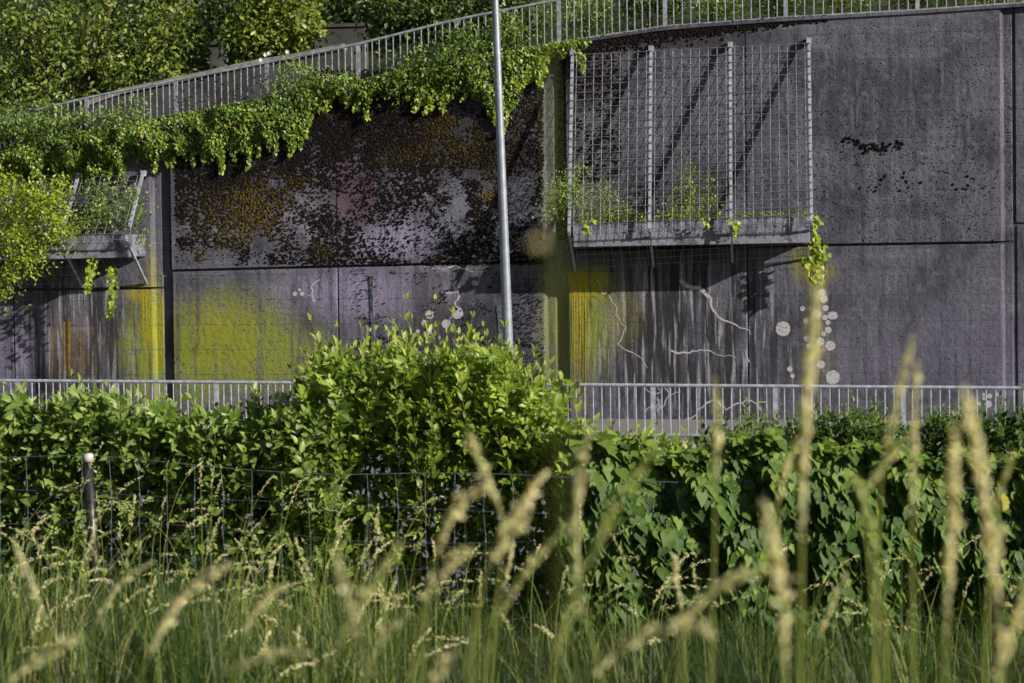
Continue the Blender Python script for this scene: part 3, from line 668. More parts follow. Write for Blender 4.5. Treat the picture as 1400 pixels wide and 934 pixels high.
G().tube([B, A], .026, 14).build('post', M['post'], fence, True)
G().tube([A + (B-A)*.03, A, A + (A-B)*.012], [.029, .0285, .022], 14).build('post_cap', M['cap'], fence, True)

# ------------------------------------------------------------------ near shrubs
def shoots(Bp, D, L, K, size, spread=.85, bend=.25, up=.5):
    """leaf pairs along many shoots -> P, T, N, S, u and the twig polylines"""
    n = len(Bp); D = unit(D); Ls = np.asarray(L)[:, None]
    u = (np.arange(K) + .6)/K
    bendv = np.tile((0, 0, 1.), (n, 1))*bend + rnd(n, .12)
    def pos(uu): return Bp[:, None] + D[:, None]*(Ls[..., None]*uu[None, :, None]) + bendv[:, None]*(Ls[..., None]*(uu**2)[None, :, None]*.6)
    P = pos(u); Tn = unit(D[:, None] + bendv[:, None]*(1.2*u)[None, :, None])
    a = unit(np.cross(Tn, np.array([.3, .9, .2]))); b = np.cross(Tn, a)
    ph = rng.uniform(0, 6.28, (n, 1)) + np.arange(K)[None]*1.57 + rng.normal(0, .25, (n, K))
    side = a*np.cos(ph)[..., None] + b*np.sin(ph)[..., None]
    out = []
    for sg in (1, -1):
        opening = (spread*(1.1 - .75*u**2))[None, :, None]
        T = side*sg*opening + Tn*(1.05 - opening*.5) + rng.normal(0, .14, side.shape); N = Tn*.45 - side*sg*.35 + np.array([.55, -.40, up]) + rng.normal(0, .26, side.shape)
        S = size*(np.interp(u, [0, .35, .7, 1], [.7, 1, .95, .5])[None]*rng.uniform(.5, 1.25, (n, K)))
        out.append((P + side*sg*.006, T, N, S))
    Pn, T, N, S = [np.concatenate([o[i].reshape(-1, *o[i].shape[2:]) for o in out]) for i in range(4)]
    U = np.tile(np.tile(u, n), 2)
    return Pn, T, N, S, U, pos(np.linspace(0, 1, 4))
def twig_mesh(poly, r):
    """three-sided twigs for all polylines at once"""
    n, m, _ = poly.shape; V = []; ang = np.array([0, 2.09, 4.19])
    rr = np.linspace(1, .45, m)*r
    off = np.stack([np.cos(ang), np.sin(ang), 0*ang], 1)
    V = poly[:, :, None, :] + off[None, None]*rr[None, :, None, None]
    Fc = []
    base = (np.arange(n)*m*3)[:, None]
    for i in range(m-1):
        for k_ in range(3):
            l = (k_+1) % 3; q = np.array([i*3+k_, i*3+l, (i+1)*3+l, (i+1)*3+k_]); Fc.append(base + q[None])
    return V.reshape(-1, 3), np.concatenate(Fc)
def plant(name, label, cat, base, sets, tp, mat, nparts=0, group=None, twigs=None, twig_r=.003, stems=(), stem_mat=None, leaf_name='leaf', mass='foliage'):
    """sets: P,T,N,S,tint arrays; the nparts most visible leaves become parts of their own"""
    t = thing(name, label, cat, tuple(map(float, base)), group)
    P, T, N, S, tint = sets
    if nparts:
        view = unit(P); fr = np.abs(np.sum(frames(T, N)[2]*view, 1)); px, py = proj(P)
        ok = (px > -20) & (px < 1420) & (py < 830)
        near = P[:, 1] - .9*(P[:, 2] - P[:, 2].mean())*.6
        score = np.where(ok, S*(.35 + fr)/(1 + 5*(near - np.quantile(near[ok], .02)).clip(0)), 0)
        idx = np.argsort(-score)[:nparts]
        X_, Y_, Z_ = frames(T[idx], N[idx]); var = []
        for v in range(6):
            me = mesh(leaf_name, tp[0]*(1, 1, rng.uniform(.6, 1.6)), tp[1], np.full(len(tp[0]), [.2, .4, .55, .7, .85, .95][v]), True); me.materials.append(mat); var.append(me)
        for q, i in enumerate(idx):
            v = int(np.clip(np.searchsorted([.3, .48, .62, .78, .9], tint[i]), 0, 5))
            inst(leaf_name, var[v], t, P[i], np.stack([X_[q], Y_[q], Z_[q]], 1)*S[i])
        mk = np.ones(len(P), bool); mk[idx] = False; P, T, N, S, tint = P[mk], T[mk], N[mk], S[mk], tint[mk]
    V, Fc, tt = scatter(tp, P, T, N, S, tint)
    part(mass, V, Fc, mat, t, tt, True, 'stuff')
    if twigs is not None:
        V, Fc = twig_mesh(twigs, twig_r); part('twigs', V, Fc, M['twig'], t, None, False, 'stuff')
    for s_ in stems: G().tube(s_[0], s_[1], 7).build('stem', stem_mat or M['bark'], t, True)
    return t
def prof(pts, amp=0., seed=0, sc=26):
    q = np.array(pts, float)
    return lambda px: np.interp(px, q[:, 0], q[:, 1]) + amp*(vnoise(px, np.zeros_like(px), sc, seed) - .5)*2
def box_shrub(x0, x1, top, Y0, Y1, bot_py, n_top, n_front, n_fill, K, L, size, spread=.85, hi=1.0, lead=.16, rise=24):
    """shoots on the top and front of a hedge-like body, loose leaves inside"""
    out = []
    # top
    px = rng.uniform(x0, x1, n_top); Y = rng.uniform(Y0, Y1, n_top); P = atv(px, top(px), Y); Ls = rng.uniform(.6, 1.25, n_top)*L
    Bp = P - np.stack([0*Ls, 0*Ls, Ls*rng.uniform(.8, 1.5, n_top)], 1); D = np.tile((.05, -.12, 1.), (n_top, 1)) + rnd(n_top, .28)
    out.append((Bp, D, Ls))
    # tall leaders standing clear of the top
    k_ = int(n_top*lead); px = rng.uniform(x0 + 20, x1 - 20, k_); P = atv(px, top(px) - rng.uniform(0, rise, k_), rng.uniform(Y0 + .1, Y1 - .2, k_)); Ls = rng.uniform(1., 1.5, k_)*L
    out.append((P - np.stack([0*Ls, 0*Ls, Ls], 1), np.tile((.03, -.05, 1.), (k_, 1)) + rnd(k_, .12), Ls))
    # front
    px = rng.uniform(x0, x1, n_front); v = rng.random(n_front)**1.25; Y = Y0 + np.abs(rng.normal(0, .12, n_front)) + .55*np.clip(v - .25, 0, 1)
    tpv = top(px); py = tpv + (bot_py - tpv)*v; P = atv(px, py, Y); Ls = rng.uniform(.5, 1.1, n_front)*L*.8
    D = np.stack([rng.normal(.1, .5, n_front), rng.normal(-.75, .25, n_front), rng.normal(.15, .4, n_front)], 1)
    out.append((P - unit(D)*Ls[:, None]*.75, D, Ls))
    Bp, D, Ls = [np.concatenate([o[i] for o in out]) for i in range(3)]
    P, T, N, S, U, tw = shoots(Bp, D, Ls, K, size, spread)
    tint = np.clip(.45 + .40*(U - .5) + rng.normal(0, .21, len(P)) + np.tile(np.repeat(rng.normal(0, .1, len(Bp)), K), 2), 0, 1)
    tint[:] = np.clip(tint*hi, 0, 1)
    # loose leaves through the body, inner shade put into a darker tint
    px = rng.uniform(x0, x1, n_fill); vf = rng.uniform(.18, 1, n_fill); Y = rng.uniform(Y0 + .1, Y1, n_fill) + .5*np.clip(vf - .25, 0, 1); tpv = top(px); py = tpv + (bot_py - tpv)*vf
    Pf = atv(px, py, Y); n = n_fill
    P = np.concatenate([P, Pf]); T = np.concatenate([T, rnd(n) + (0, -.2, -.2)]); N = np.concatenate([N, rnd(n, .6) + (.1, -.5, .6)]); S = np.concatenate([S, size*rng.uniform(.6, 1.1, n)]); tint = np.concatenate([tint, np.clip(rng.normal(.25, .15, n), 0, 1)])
    return (P, T, N, S, tint), tw
def body_stems(x0, x1, Y, top, n, r=.014):
    st = []
    for i in range(n):
        px = x0 + (x1-x0)*(i+.5)/n + rng.normal(0, 6); b = at(px, 800, Y); b[2] = float(zmeadow(b[0], Y)) - .03
        e = at(px + rng.normal(0, 25), float(top(np.array([px]))[0]) + 60, Y + rng.normal(0, .1)); m_ = (b+e)/2 + rng.normal(0, .07, 3)
        st.append(([b, (b+m_)/2 + rng.normal(0, .03, 3), m_, (m_+e)/2 + rng.normal(0, .03, 3), e], np.linspace(r, r*.4, 5)))
    return st
def gbase(px, Y): b = at(px, 800, Y); b[2] = float(zmeadow(b[0], Y)); return b

topL = prof([(-120, 562), (0, 566), (100, 560), (180, 562), (250, 574), (330, 582), (430, 566), (500, 580)], 14, 2, 22)
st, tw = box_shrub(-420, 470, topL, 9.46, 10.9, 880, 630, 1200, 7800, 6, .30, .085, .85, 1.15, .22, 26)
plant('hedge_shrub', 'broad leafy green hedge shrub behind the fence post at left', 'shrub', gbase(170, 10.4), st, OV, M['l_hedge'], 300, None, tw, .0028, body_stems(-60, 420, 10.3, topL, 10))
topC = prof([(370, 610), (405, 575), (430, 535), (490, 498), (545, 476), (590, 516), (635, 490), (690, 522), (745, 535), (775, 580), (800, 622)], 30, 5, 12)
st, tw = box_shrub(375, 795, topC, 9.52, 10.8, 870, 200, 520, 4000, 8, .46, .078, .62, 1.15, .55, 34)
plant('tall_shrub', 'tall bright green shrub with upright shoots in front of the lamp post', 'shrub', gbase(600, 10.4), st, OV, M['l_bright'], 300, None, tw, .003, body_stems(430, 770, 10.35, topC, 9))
# a few long shoots standing above the body
def lone_shoot(label, x0, y0, x1, y1, Y, size, mat, n=6, tint=.75, nm='young_shoot'):
    A, B = at(x0, y0, Y), at(x1, y1, Y); L = np.linalg.norm(B-A)
    P, T, N, S, U, tw = shoots(A[None], (B-A)[None], np.array([L/1.1]), n, size, .8, .08)
    b = np.array([A[0], Y, float(zmeadow(A[0], Y))])
    plant(nm, label, 'shoot', b, (P, T, N, S, np.clip(rng.normal(tint, .12, len(P)), 0, 1)), OV, mat, len(P)-1, None, tw, .004, [([b, (A+b)/2, A], [.006, .005, .004])], M['twig'])
lone_shoot('leafy young shoot standing before the railing right of centre', 1020, 610, 1022, 535, 11.2, .062, M['l_privet'], 7, .85)
lone_shoot('thin leafy shoot rising beside the green painted pillar foot', 748, 590, 742, 490, 10.6, .062, M['l_bright'], 8)
# a pair of large pale leaves clusters on the left hedge
lone_shoot('pale broad leaved sprig above the left hedge near the yellow wall', 240, 590, 243, 535, 10.3, .11, M['l_hedge'], 3, .98)
lone_shoot('pale sprig with broad leaves beside the left railing post', 176, 580, 180, 533, 10.3, .10, M['l_hedge'], 3, .95)

# ivy mound on the fence at right
def ivy_mound(x0, x1, top, Y0, Y1, bot, n, size, tmean=.45):
    px = rng.uniform(x0, x1, n); tpv = top(px); v = rng.random(n)**.9; py = tpv + (bot - tpv)*v
    bul = .30*np.sin(np.clip(v*1.25 + .25, 0, 3.14)*1.9).clip(-.6) + .16*vnoise(px, py, 60, 11) + .10*vnoise(px, py, 24, 12)
    Y = Y0 + .42 - bul + np.abs(rng.normal(0, .05, n))
    P = atv(px, py, Y)
    k_ = int(n*.35); pxt = rng.uniform(x0, x1, k_); P[:k_] = atv(pxt, top(pxt) + rng.normal(4, 5, k_), rng.uniform(Y0 + .1, Y1, k_))
    v[:k_] = 0
    N = np.stack([rng.normal(.42, .24, n), rng.normal(-.8, .18, n), rng.normal(.55, .24, n) + (v < .12)*.7], 1); T = np.stack([rng.normal(.0, .3, n), rng.normal(-.25, .2, n), rng.normal(-.9, .2, n)], 1)
    T[:k_] = rnd(k_, .6) + (0, -.9, -.5)
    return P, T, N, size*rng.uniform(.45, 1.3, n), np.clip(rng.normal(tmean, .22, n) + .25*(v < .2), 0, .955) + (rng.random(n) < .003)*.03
topI = prof([(760, 612), (800, 596), (850, 604), (905, 618), (960, 612), (1050, 604), (1150, 606), (1250, 625), (1420, 630), (1500, 630)], 17, 9, 24)
st = ivy_mound(770, 1900, topI, 9.30, 10.4, 880, 22000, .068, .56)
sti = body_stems(790, 1880, 10.2, topI, 12, .012)
plant('ivy_mound', 'dense dark ivy with heart shaped leaves climbing the wire fence', 'ivy', gbase(1050, 10.1), st, IVY, M['l_ivy'], 300, None, None, .003, sti)
topP = prof([(925, 640), (955, 596), (1000, 585), (1080, 578), (1150, 572), (1250, 585), (1330, 580), (1400, 568), (1500, 560)], 13, 14, 18)
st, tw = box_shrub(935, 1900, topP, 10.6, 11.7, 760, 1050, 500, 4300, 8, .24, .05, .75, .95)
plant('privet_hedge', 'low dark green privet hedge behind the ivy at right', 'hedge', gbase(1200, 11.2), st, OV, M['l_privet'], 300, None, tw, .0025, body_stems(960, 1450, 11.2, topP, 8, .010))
# low creeper between the shrub and the ivy
topK = prof([(770, 612), (800, 596), (860, 600), (920, 608), (960, 622)], 6, 21, 20)
st, tw = box_shrub(770, 960, topK, 10.1, 10.9, 680, 90, 60, 300, 5, .2, .065)
plant('creeping_shrub', 'small light green creeper between tall shrub and ivy', 'shrub', gbase(860, 10.4), st, OV, M['l_bright'], 120, None, tw, .0025)

# ------------------------------------------------------------------ meadow grass
def blades(n, Y0, Y1, h0, h1, w0, w1, tmean, tsd, px0=-120, px1=1520, hfun=None):
    Y = Y0 + (Y1-Y0)*rng.random(n)**.8; px = rng.uniform(px0, px1, n); X = atv(px, np.full(n, 700.), Y)[:, 0]; Z = zmeadow(X, Y) - .03
    clump = vnoise(X*40, Y*40, 14, 31); h = rng.uniform(h0, h1, n)*(.6 + .8*clump)
    if hfun is not None: h = h*hfun(px, Y)
    az = rng.uniform(0, 6.28, n); lean = np.stack([np.cos(az) - .25, np.sin(az), 0*az], 1); cv = np.abs(rng.normal(.65, .45, n))
    sd = unit(np.stack([-np.sin(az + rng.normal(0, .8, n)), np.cos(az), 0*az], 1)); w = rng.uniform(w0, w1, n)
    us = np.array([0, .3, .55, .8, 1.]); V = np.zeros((n, 9, 3)); B = np.stack([X, Y, Z], 1)
    for i, u in enumerate(us):
        c = B + lean*(h*cv*u*u)[:, None] + np.array([0, 0, 1.])*(h*(u - .32*cv*u*u))[:, None]; ww = (w*(1 - u**1.6)*.5)[:, None]
        if i < 4: V[:, 2*i] = c - sd*ww; V[:, 2*i+1] = c + sd*ww
        else: V[:, 8] = c
    f = np.array([(0, 1, 3), (0, 3, 2), (2, 3, 5), (2, 5, 4), (4, 5, 7), (4, 7, 6), (6, 7, 8)])
    Fc = (f[None] + (np.arange(n)*9)[:, None, None]).reshape(-1, 3)
    return V.reshape(-1, 3), Fc, np.repeat(np.clip(rng.normal(tmean, tsd, n) + .25*(clump - .5), 0, 1), 9)
def join(parts_):
    off = 0; a, b, c = [], [], []
    for V, Fc, t in parts_: a.append(V); b.append(Fc + off); c.append(t); off += len(V)
    return np.concatenate(a), np.concatenate(b), np.concatenate(c)
hl = lambda px, Y: np.interp(px, [-100, 200, 420, 620, 900, 1100, 1400], [1.15, 1.1, .95, .85, .85, .9, .95])*np.interp(Y, [4, 6.3, 7.8, 9.5], [1., .8, .5, .3])
def tussocks(nt, nb, Y0, Y1, px0, px1, h0, h1, w0, w1, tmean, tsd, hfun):
    """blades fanning out of tussocks, each with its own height, colour and lean"""
    Yt = Y0 + (Y1-Y0)*rng.random(nt)**.8; pxt = rng.uniform(px0, px1, nt); Xt = atv(pxt, np.full(nt, 700.), Yt)[:, 0]
    ht = rng.uniform(.55, 1.25, nt)*hfun(pxt, Yt); tt = rng.normal(tmean, tsd, nt); la = rng.uniform(0, 6.28, nt); lm = rng.uniform(0, .55, nt)
    n = nt*nb; rep = lambda a: np.repeat(a, nb)
    az = rng.uniform(0, 6.28, n); rr = np.abs(rng.normal(0, .07, n)); X = rep(Xt) + np.cos(az)*rr; Y = rep(Yt) + np.sin(az)*rr; Z = zmeadow(X, Y) - .03
    h = rng.uniform(h0, h1, n)*rep(ht); lean = np.stack([np.cos(az) + rep(lm*np.cos(la))*1.6, np.sin(az)*.8 + rep(lm*np.sin(la)), 0*az], 1); cv = np.abs(rng.normal(.55, .3, n))*rng.choice([.5, 1., 1.5], n)
    sd = unit(np.stack([-np.sin(az + rng.normal(0, .8, n)), np.cos(az), 0*az], 1)); w = rng.uniform(w0, w1, n)
    us = np.array([0, .3, .55, .8, 1.]); V = np.zeros((n, 9, 3)); B = np.stack([X, Y, Z], 1)
    for i, u in enumerate(us):
        c = B + lean*(h*cv*u*u)[:, None] + np.array([0, 0, 1.])*(h*(u - np.minimum(.42*cv, .75)*u**2.4))[:, None]; ww = (w*(1 - u**1.8)*.5)[:, None]
        if i < 4: V[:, 2*i] = c - sd*ww; V[:, 2*i+1] = c + sd*ww
        else: V[:, 8] = c
    f = np.array([(0, 1, 3), (0, 3, 2), (2, 3, 5), (2, 5, 4), (4, 5, 7), (4, 7, 6), (6, 7, 8)])
    return V.reshape(-1, 3), (f[None] + (np.arange(n)*9)[:, None, None]).reshape(-1, 3), np.repeat(np.clip(rep(tt) + rng.normal(0, .13, n), 0, 1), 9)
gset = join([tussocks(90, 40, 4.6, 9.6, -140, 560, .35, .85, .003, .008, .16, .16, hl), tussocks(60, 30, 4.8, 8.6, -140, 560, .45, .9, .0018, .004, .66, .18, hl),
             tussocks(85, 32, 4.6, 9.5, 420, 1540, .3, .85, .003, .008, .08, .1, hl), tussocks(50, 14, 5., 9.3, 420, 1540, .55, 1.05, .0018, .004, .62, .2, hl),  # centre and right tinted darker, standing in for self-shading of tall grass
             tussocks(26, 12, 8.3, 9.25, -140, 1540, .45, .9, .0018, .004, .55, .2, lambda a, b: 0*a + .8),
             blades(3500, 4.2, 9.9, .18, .35, .003, .008, .15, .12, -140, 1540), blades(4000, .5, 4.2, .3, .48, .004, .008, .45, .2, -2500, 2800)])
mg = part('meadow_grass', gset[0], gset[1], M['grass'], None, gset[2], True, 'stuff'); setp(mg, 'tall mixed meadow grass in front of the wire fence', 'grass')
def panicles(n, Y0, Y1, h0, h1, px0, px1, hl, m, ssize, nod, xl=-.35):
    Y = rng.uniform(Y0, Y1, n); px = rng.uniform(px0, px1, n); X = atv(px, np.full(n, 700.), Y)[:, 0]; B = np.stack([X, Y, zmeadow(X, Y)], 1)
    h = rng.uniform(h0, h1, n); az = rng.normal(0.2, 1.5, n); ln = np.stack([np.cos(az), np.sin(az)*.6, 0*az], 1); cv = np.abs(rng.normal(nod, .18, n))
    def c(u):
        u = np.asarray(u); q = u**3 if u.ndim == 0 else u**3
        return B[:, None] + ln[:, None]*(h*cv)[:, None, None]*((u**2.6)[None, :, None] if u.ndim == 1 else (u**2.6)[..., None]) + np.array([0, 0, 1.])*(h[:, None]*(u[None] if u.ndim == 1 else u) - (h*cv*.45)[:, None]*((u**4)[None] if u.ndim == 1 else u**4))[..., None]
    us = np.linspace(0, 1, 8); C = c(us); Vt, Ft = twig_mesh(C, .0016)
    uu = 1 - hl*rng.random((n, m)); P = c(uu); P2 = c(np.clip(uu + .03, 0, 1.1)); Tn = unit(P2 - P)
    rad = rnd(n*m).reshape(n, m, 3); w = (.002 + .008*np.minimum(1, (1-uu)/hl*1.1)*rng.random((n, m)))[..., None]
    P = P + unit(rad)*w; T = Tn + .3*unit(rad); S = ssize*rng.uniform(.6, 1.2, (n, m))
    tint = np.repeat(np.clip(rng.normal(.5, .22, n), 0, 1), m)
    sp = scatter(SPK, P.reshape(-1, 3), T.reshape(-1, 3), rnd(n*m), S.ravel(), np.clip(tint + rng.normal(0, .1, n*m), 0, 1))
    Ft3 = np.concatenate([Ft[:, [0, 1, 2]], Ft[:, [0, 2, 3]]])
    return (Vt, Ft3, np.full(len(Vt), .55)), sp
st1, sp1 = panicles(45, 7.6, 9.2, .5, .95, -100, 560, .18, 34, .010, .45)
st2, sp2 = panicles(70, 5.6, 9.0, .42, .75, 480, 1500, .20, 36, .010, .45)
st3, sp3 = panicles(105, 4.8, 8.4, .42, .72, -100, 560, .22, 46, .0095, .42)
a = join([st1, st2, st3]); part('grass_stems', a[0], a[1], M['stalk'], mg, a[2], True, 'stuff')
a = join([sp1, sp2, sp3]); part('seed_heads', a[0], a[1], M['seed'], mg, a[2], True, 'stuff')

# ------------------------------------------------------------------ tall grass stalks close to the camera
def smooth(P, n):
    P = np.asarray(P, float); t = np.linspace(0, 1, len(P)); u = np.linspace(0, 1, n)
    for _ in range(1):
        Q = np.stack([np.interp(u, t, P[:, k_]) for k_ in range(3)], 1)
    k_ = max(3, n//(len(P)*1)); ker = np.ones(k_)/k_; pad = np.concatenate([np.repeat(Q[:1], k_, 0) + (Q[0]-Q[1])*np.arange(k_, 0, -1)[:, None], Q, np.repeat(Q[-1:], k_, 0) + (Q[-1]-Q[-2])*np.arange(1, k_+1)[:, None]])
    return np.stack([np.convolve(pad[:, j], ker, 'same')[k_:-k_] for j in range(3)], 1)
def stalk(label, pts, Y, head=.5, w=.0042, tint=.5, stem_r=.0012, dens=1., stint=.5):
    """pts: pixels from the tip down; head: share of the drawn length that carries seed"""
    P = np.array([at(x, y, Y + .05*i) for i, (x, y) in enumerate(pts)])
    tip = P[0]; last = P[-1]; d = unit(P[-1] - P[-2])
    gz = float(zmeadow(last[0], Y)); extra = []
    if last[2] > gz:
        s_ = last[2] - gz; foot = np.array([last[0] + .25*d[0]*s_, last[1] + .1*s_, gz - .02]); extra = [last*.6 + foot*.4 + (d[0]*.05*s_, 0, 0), foot]
    Q = smooth(P, 60); t = thing('grass_stalk', label, 'grass', tuple((extra[-1] if extra else last)), 'tall grass stalks close to the camera')
    full = list(Q) + extra
    g = G().tube(full, np.linspace(stem_r*.55, stem_r*1.3, len(full)), 5); o = part('stem', g.v, g.f, M['stalk'], t, np.full(len(g.v), stint), True)
    seg = np.linalg.norm(np.diff(Q, axis=0), axis=1); cum = np.concatenate([[0], np.cumsum(seg)]); Lh = cum[-1]*head
    n = int(max(30*min(1, dens), Lh/.0016*dens)); s_ = rng.random(n)*Lh; s_ = np.sort(s_)
    C = np.stack([np.interp(s_, cum, Q[:, j]) for j in range(3)], 1); C2 = np.stack([np.interp(s_ - .004, cum, Q[:, j]) for j in range(3)], 1)
    Tn = unit(C2 - C + (tip - Q[3])*.05); u = s_/Lh; ww = w*(np.interp(u, [0, .12, .5, .85, 1], [.35, .85, 1, .8, .3])*(.85 + .3*vnoise(u*30, u*0, 1.6, int(abs(pts[0][0])))))
    az = unit(rnd(n)); Pn = C + az*(ww*.45*rng.random(n))[:, None]
    aw = rng.random(n) < .12; Tn = Tn + az*(aw*.45)[:, None]; ww = ww*(1 + .25*aw)
    V, Fc, tt = scatter(SPK, Pn, Tn + .3*az, rnd(n), .0095*rng.uniform(.7, 1.3, n)*np.clip(ww/.004, .5, 1.5), np.clip(rng.normal(tint, .15, n), 0, 1))
    part('seed_head', V, Fc, M['seed'], t, tt, True, 'stuff')
    return t
STK = [
 ('pale drooping seed head just right of the thick tan one', [(395, 800), (362, 815), (338, 850), (322, 900), (315, 950)], 2.2, .6, .0060, .5),
 ('pale feathery head near the fence post foot', [(205, 770), (170, 790), (140, 830), (120, 880), (105, 950)], 2.4, .6, .0060, .45),
 ('thin pale seed head bending left in the lower left corner', [(18, 735), (40, 790), (62, 850), (75, 950)], 2.2, .55, .0055, .5),
 ('thin arching seed head low in the centre grass', [(560, 840), (530, 858), (512, 890), (500, 950)], 2.0, .7, .0058, .5),
 ('thick tan seed head bowing right across the lower left grass', [(312, 773), (265, 800), (235, 832), (212, 872), (185, 940)], 1.7, 0.85, .0075, .62),
 ('low pale seed head lying rightwards at the bottom left edge', [(422, 895), (385, 893), (340, 905), (290, 928), (250, 960)], 1.9, 0.71, .006, .55),
 ('soft blurred plume in the bottom left corner', [(112, 868), (70, 892), (30, 915), (-10, 950)], 1.7, 0.94, .008, .4),
 ('pale straight stalk leaning left, left arm of the V', [(458, 755), (475, 815), (490, 870), (505, 945)], 1.5, 0.89, .0062, .5),
 ('yellow green stalk leaning right, right arm of the V', [(547, 742), (508, 800), (470, 862), (432, 945)], 1.45, 0.89, .0062, .15),
 ('thin seed head pointing up left above the pale cluster', [(638, 590), (656, 632), (675, 672), (690, 720), (682, 800), (660, 945)], 2.0, 0.45, .0062, .35),
 ('pale bowed thick seed head at the left of the cluster', [(668, 664), (635, 680), (612, 712), (596, 760), (585, 800), (575, 950)], 1.75, 0.50, .0085, .75),
 ('pale seed head pointing up right in the middle cluster', [(743, 648), (712, 690), (690, 730), (672, 775), (655, 840), (640, 950)], 1.8, 0.53, .0078, .65),
 ('short pale seed head leaning right below the bowed one', [(642, 750), (610, 775), (582, 806), (572, 850), (560, 950)], 1.75, 0.53, .0078, .6),
 ('blunt pale seed head crossing low in the middle cluster', [(720, 705), (690, 735), (668, 770), (655, 815), (630, 950)], 1.6, 0.45, .0075, .55),
 ('upright pale stalk just left of the green diagonal stalk', [(803, 592), (792, 650), (786, 730), (788, 790), (806, 870), (830, 950)], 1.8, 0.73, .0065, .45),
 ('long green diagonal stalk leaning right in the centre', [(898, 615), (850, 678), (815, 740), (785, 820), (742, 945)], 1.4, 0.95, .0060, .08),
 ('faint stalk leaning right with narrow head right of cluster', [(778, 716), (740, 758), (705, 800), (675, 860), (640, 950)], 1.8, 0.65, .0055, .35),
 ('small pale seed head rising from the bottom centre edge', [(622, 893), (606, 915), (585, 950)], 1.6, 0.95, .0065, .6),
 ('slim upright pale stalk crossing the railing right of centre', [(977, 517), (981, 575), (979, 640), (976, 760), (972, 945)], 1.9, 0.39, .0055, .4),
 ('tallest thick pale upright stalk crossing the disc marks', [(1119, 372), (1112, 440), (1104, 520), (1100, 590), (1097, 680), (1094, 945)], 1.5, 0.71, .0075, .55),
 ('short curved head branching left beside the tallest stalk', [(1101, 590), (1080, 622), (1068, 660), (1062, 690), (1068, 800), (1075, 950)], 2.0, 0.41, .0055, .55),
 ('thick pale stalk leaning left below the curved head', [(1043, 682), (1058, 745), (1068, 810), (1074, 945)], 1.4, 0.95, .0068, .6),
 ('bowed pale seed head arching right at lower right', [(1085, 790), (1040, 778), (995, 793), (955, 822), (935, 850), (925, 950)], 1.5, 0.80, .0070, .5),
 ('lower arched pale seed head left of the bowed one', [(975, 868), (935, 850), (890, 862), (840, 890), (795, 935)], 1.5, 0.94, .0068, .55),
 ('slender pale stalk leaning right from the path railing', [(1247, 466), (1234, 520), (1222, 570), (1208, 625), (1200, 700), (1195, 945)], 1.7, 0.47, .0052, .5),
 ('bent pale head crossing behind the slender stalk', [(1242, 597), (1210, 630), (1190, 660), (1176, 692), (1188, 760), (1200, 950)], 1.8, 0.35, .0062, .5),
 ('upright tan stalk just right of the slender leaning one', [(1253, 497), (1251, 560), (1249, 630), (1246, 720), (1250, 945)], 1.8, 0.53, .0055, .7),
 ('upright thick tan stalk second from the right edge', [(1304, 582), (1304, 650), (1301, 730), (1296, 800), (1290, 945)], 1.5, 0.83, .0068, .72),
 ('thickest tan stalk leaning left near the right edge', [(1318, 538), (1336, 610), (1347, 690), (1357, 770), (1366, 850), (1372, 945)], 1.35, 0.94, .0078, .75),
 ('thin faint stalk leaning right at the right edge', [(1388, 618), (1368, 665), (1355, 720), (1350, 800), (1345, 950)], 2.0, 0.35, .005, .3),
 ('short tan seed head entering at the lower right corner', [(1408, 790), (1388, 850), (1370, 905), (1358, 950)], 1.5, 0.94, .0068, .68),
 ('greenish feathery stalk left of the slender leaning stalk', [(1165, 648), (1185, 690), (1196, 740), (1204, 820), (1212, 950)], 1.8, 0.59, .0055, .12),
 ('small leaning seed head low between the thick stalks', [(1158, 785), (1138, 825), (1118, 870), (1105, 950)], 2.4, 0.59, .0055, .55),
 ('small tan upright head in front of the dark ivy', [(921, 758), (926, 800), (935, 850), (938, 950)], 3.2, 0.47, .007, .8),
 ('thin brown stalk leaning right before the dark hedge gap', [(702, 742), (692, 790), (680, 850), (670, 950)], 3.4, 0.35, .006, .75),
]
for q in STK: stalk(*q[:4], w=q[4]*.68, tint=q[5])
# two very near blades, quite out of focus
def near_blade(label, pts, Y, w, tint, tipw=.3):
    P = smooth(np.array([at(x, y, Y) for x, y in pts]), 24); n = len(P); gz = float(zmeadow(P[-1][0], Y))
    P = np.concatenate([P, [[P[-1][0] + .02, Y + .05, gz - .02]]]); n += 1
    ww = np.interp(np.linspace(0, 1, n), [0, .1, .5, 1], [tipw, .8, 1, .6])*w; V = []
    for i in range(n): V += [P[i] + (-ww[i]/2, 0, 0), P[i] + (0, ww[i]*.25, 0), P[i] + (ww[i]/2, 0, 0)]
    Fc = [(3*i + j, 3*i + j + 1, 3*i + j + 4, 3*i + j + 3) for i in range(n-1) for j in (0, 1)]
    t = thing('reed_grass', label, 'grass', tuple(P[-1])); part('blade', V, Fc, M['stalk'], t, np.full(len(V), tint), True); return t
near_blade('tall blurred green blade standing upright before the pillar at centre', [(744, -150), (750, 60), (757, 220), (764, 380), (770, 520), (776, 700), (780, 940)], .70, .0010, .3)
b = stalk('small blurred pale flower tip left of the green blade', [(737, 332), (739, 346), (742, 362), (752, 560), (765, 950)], .70, .05, .0015, 1., .0002, .3)

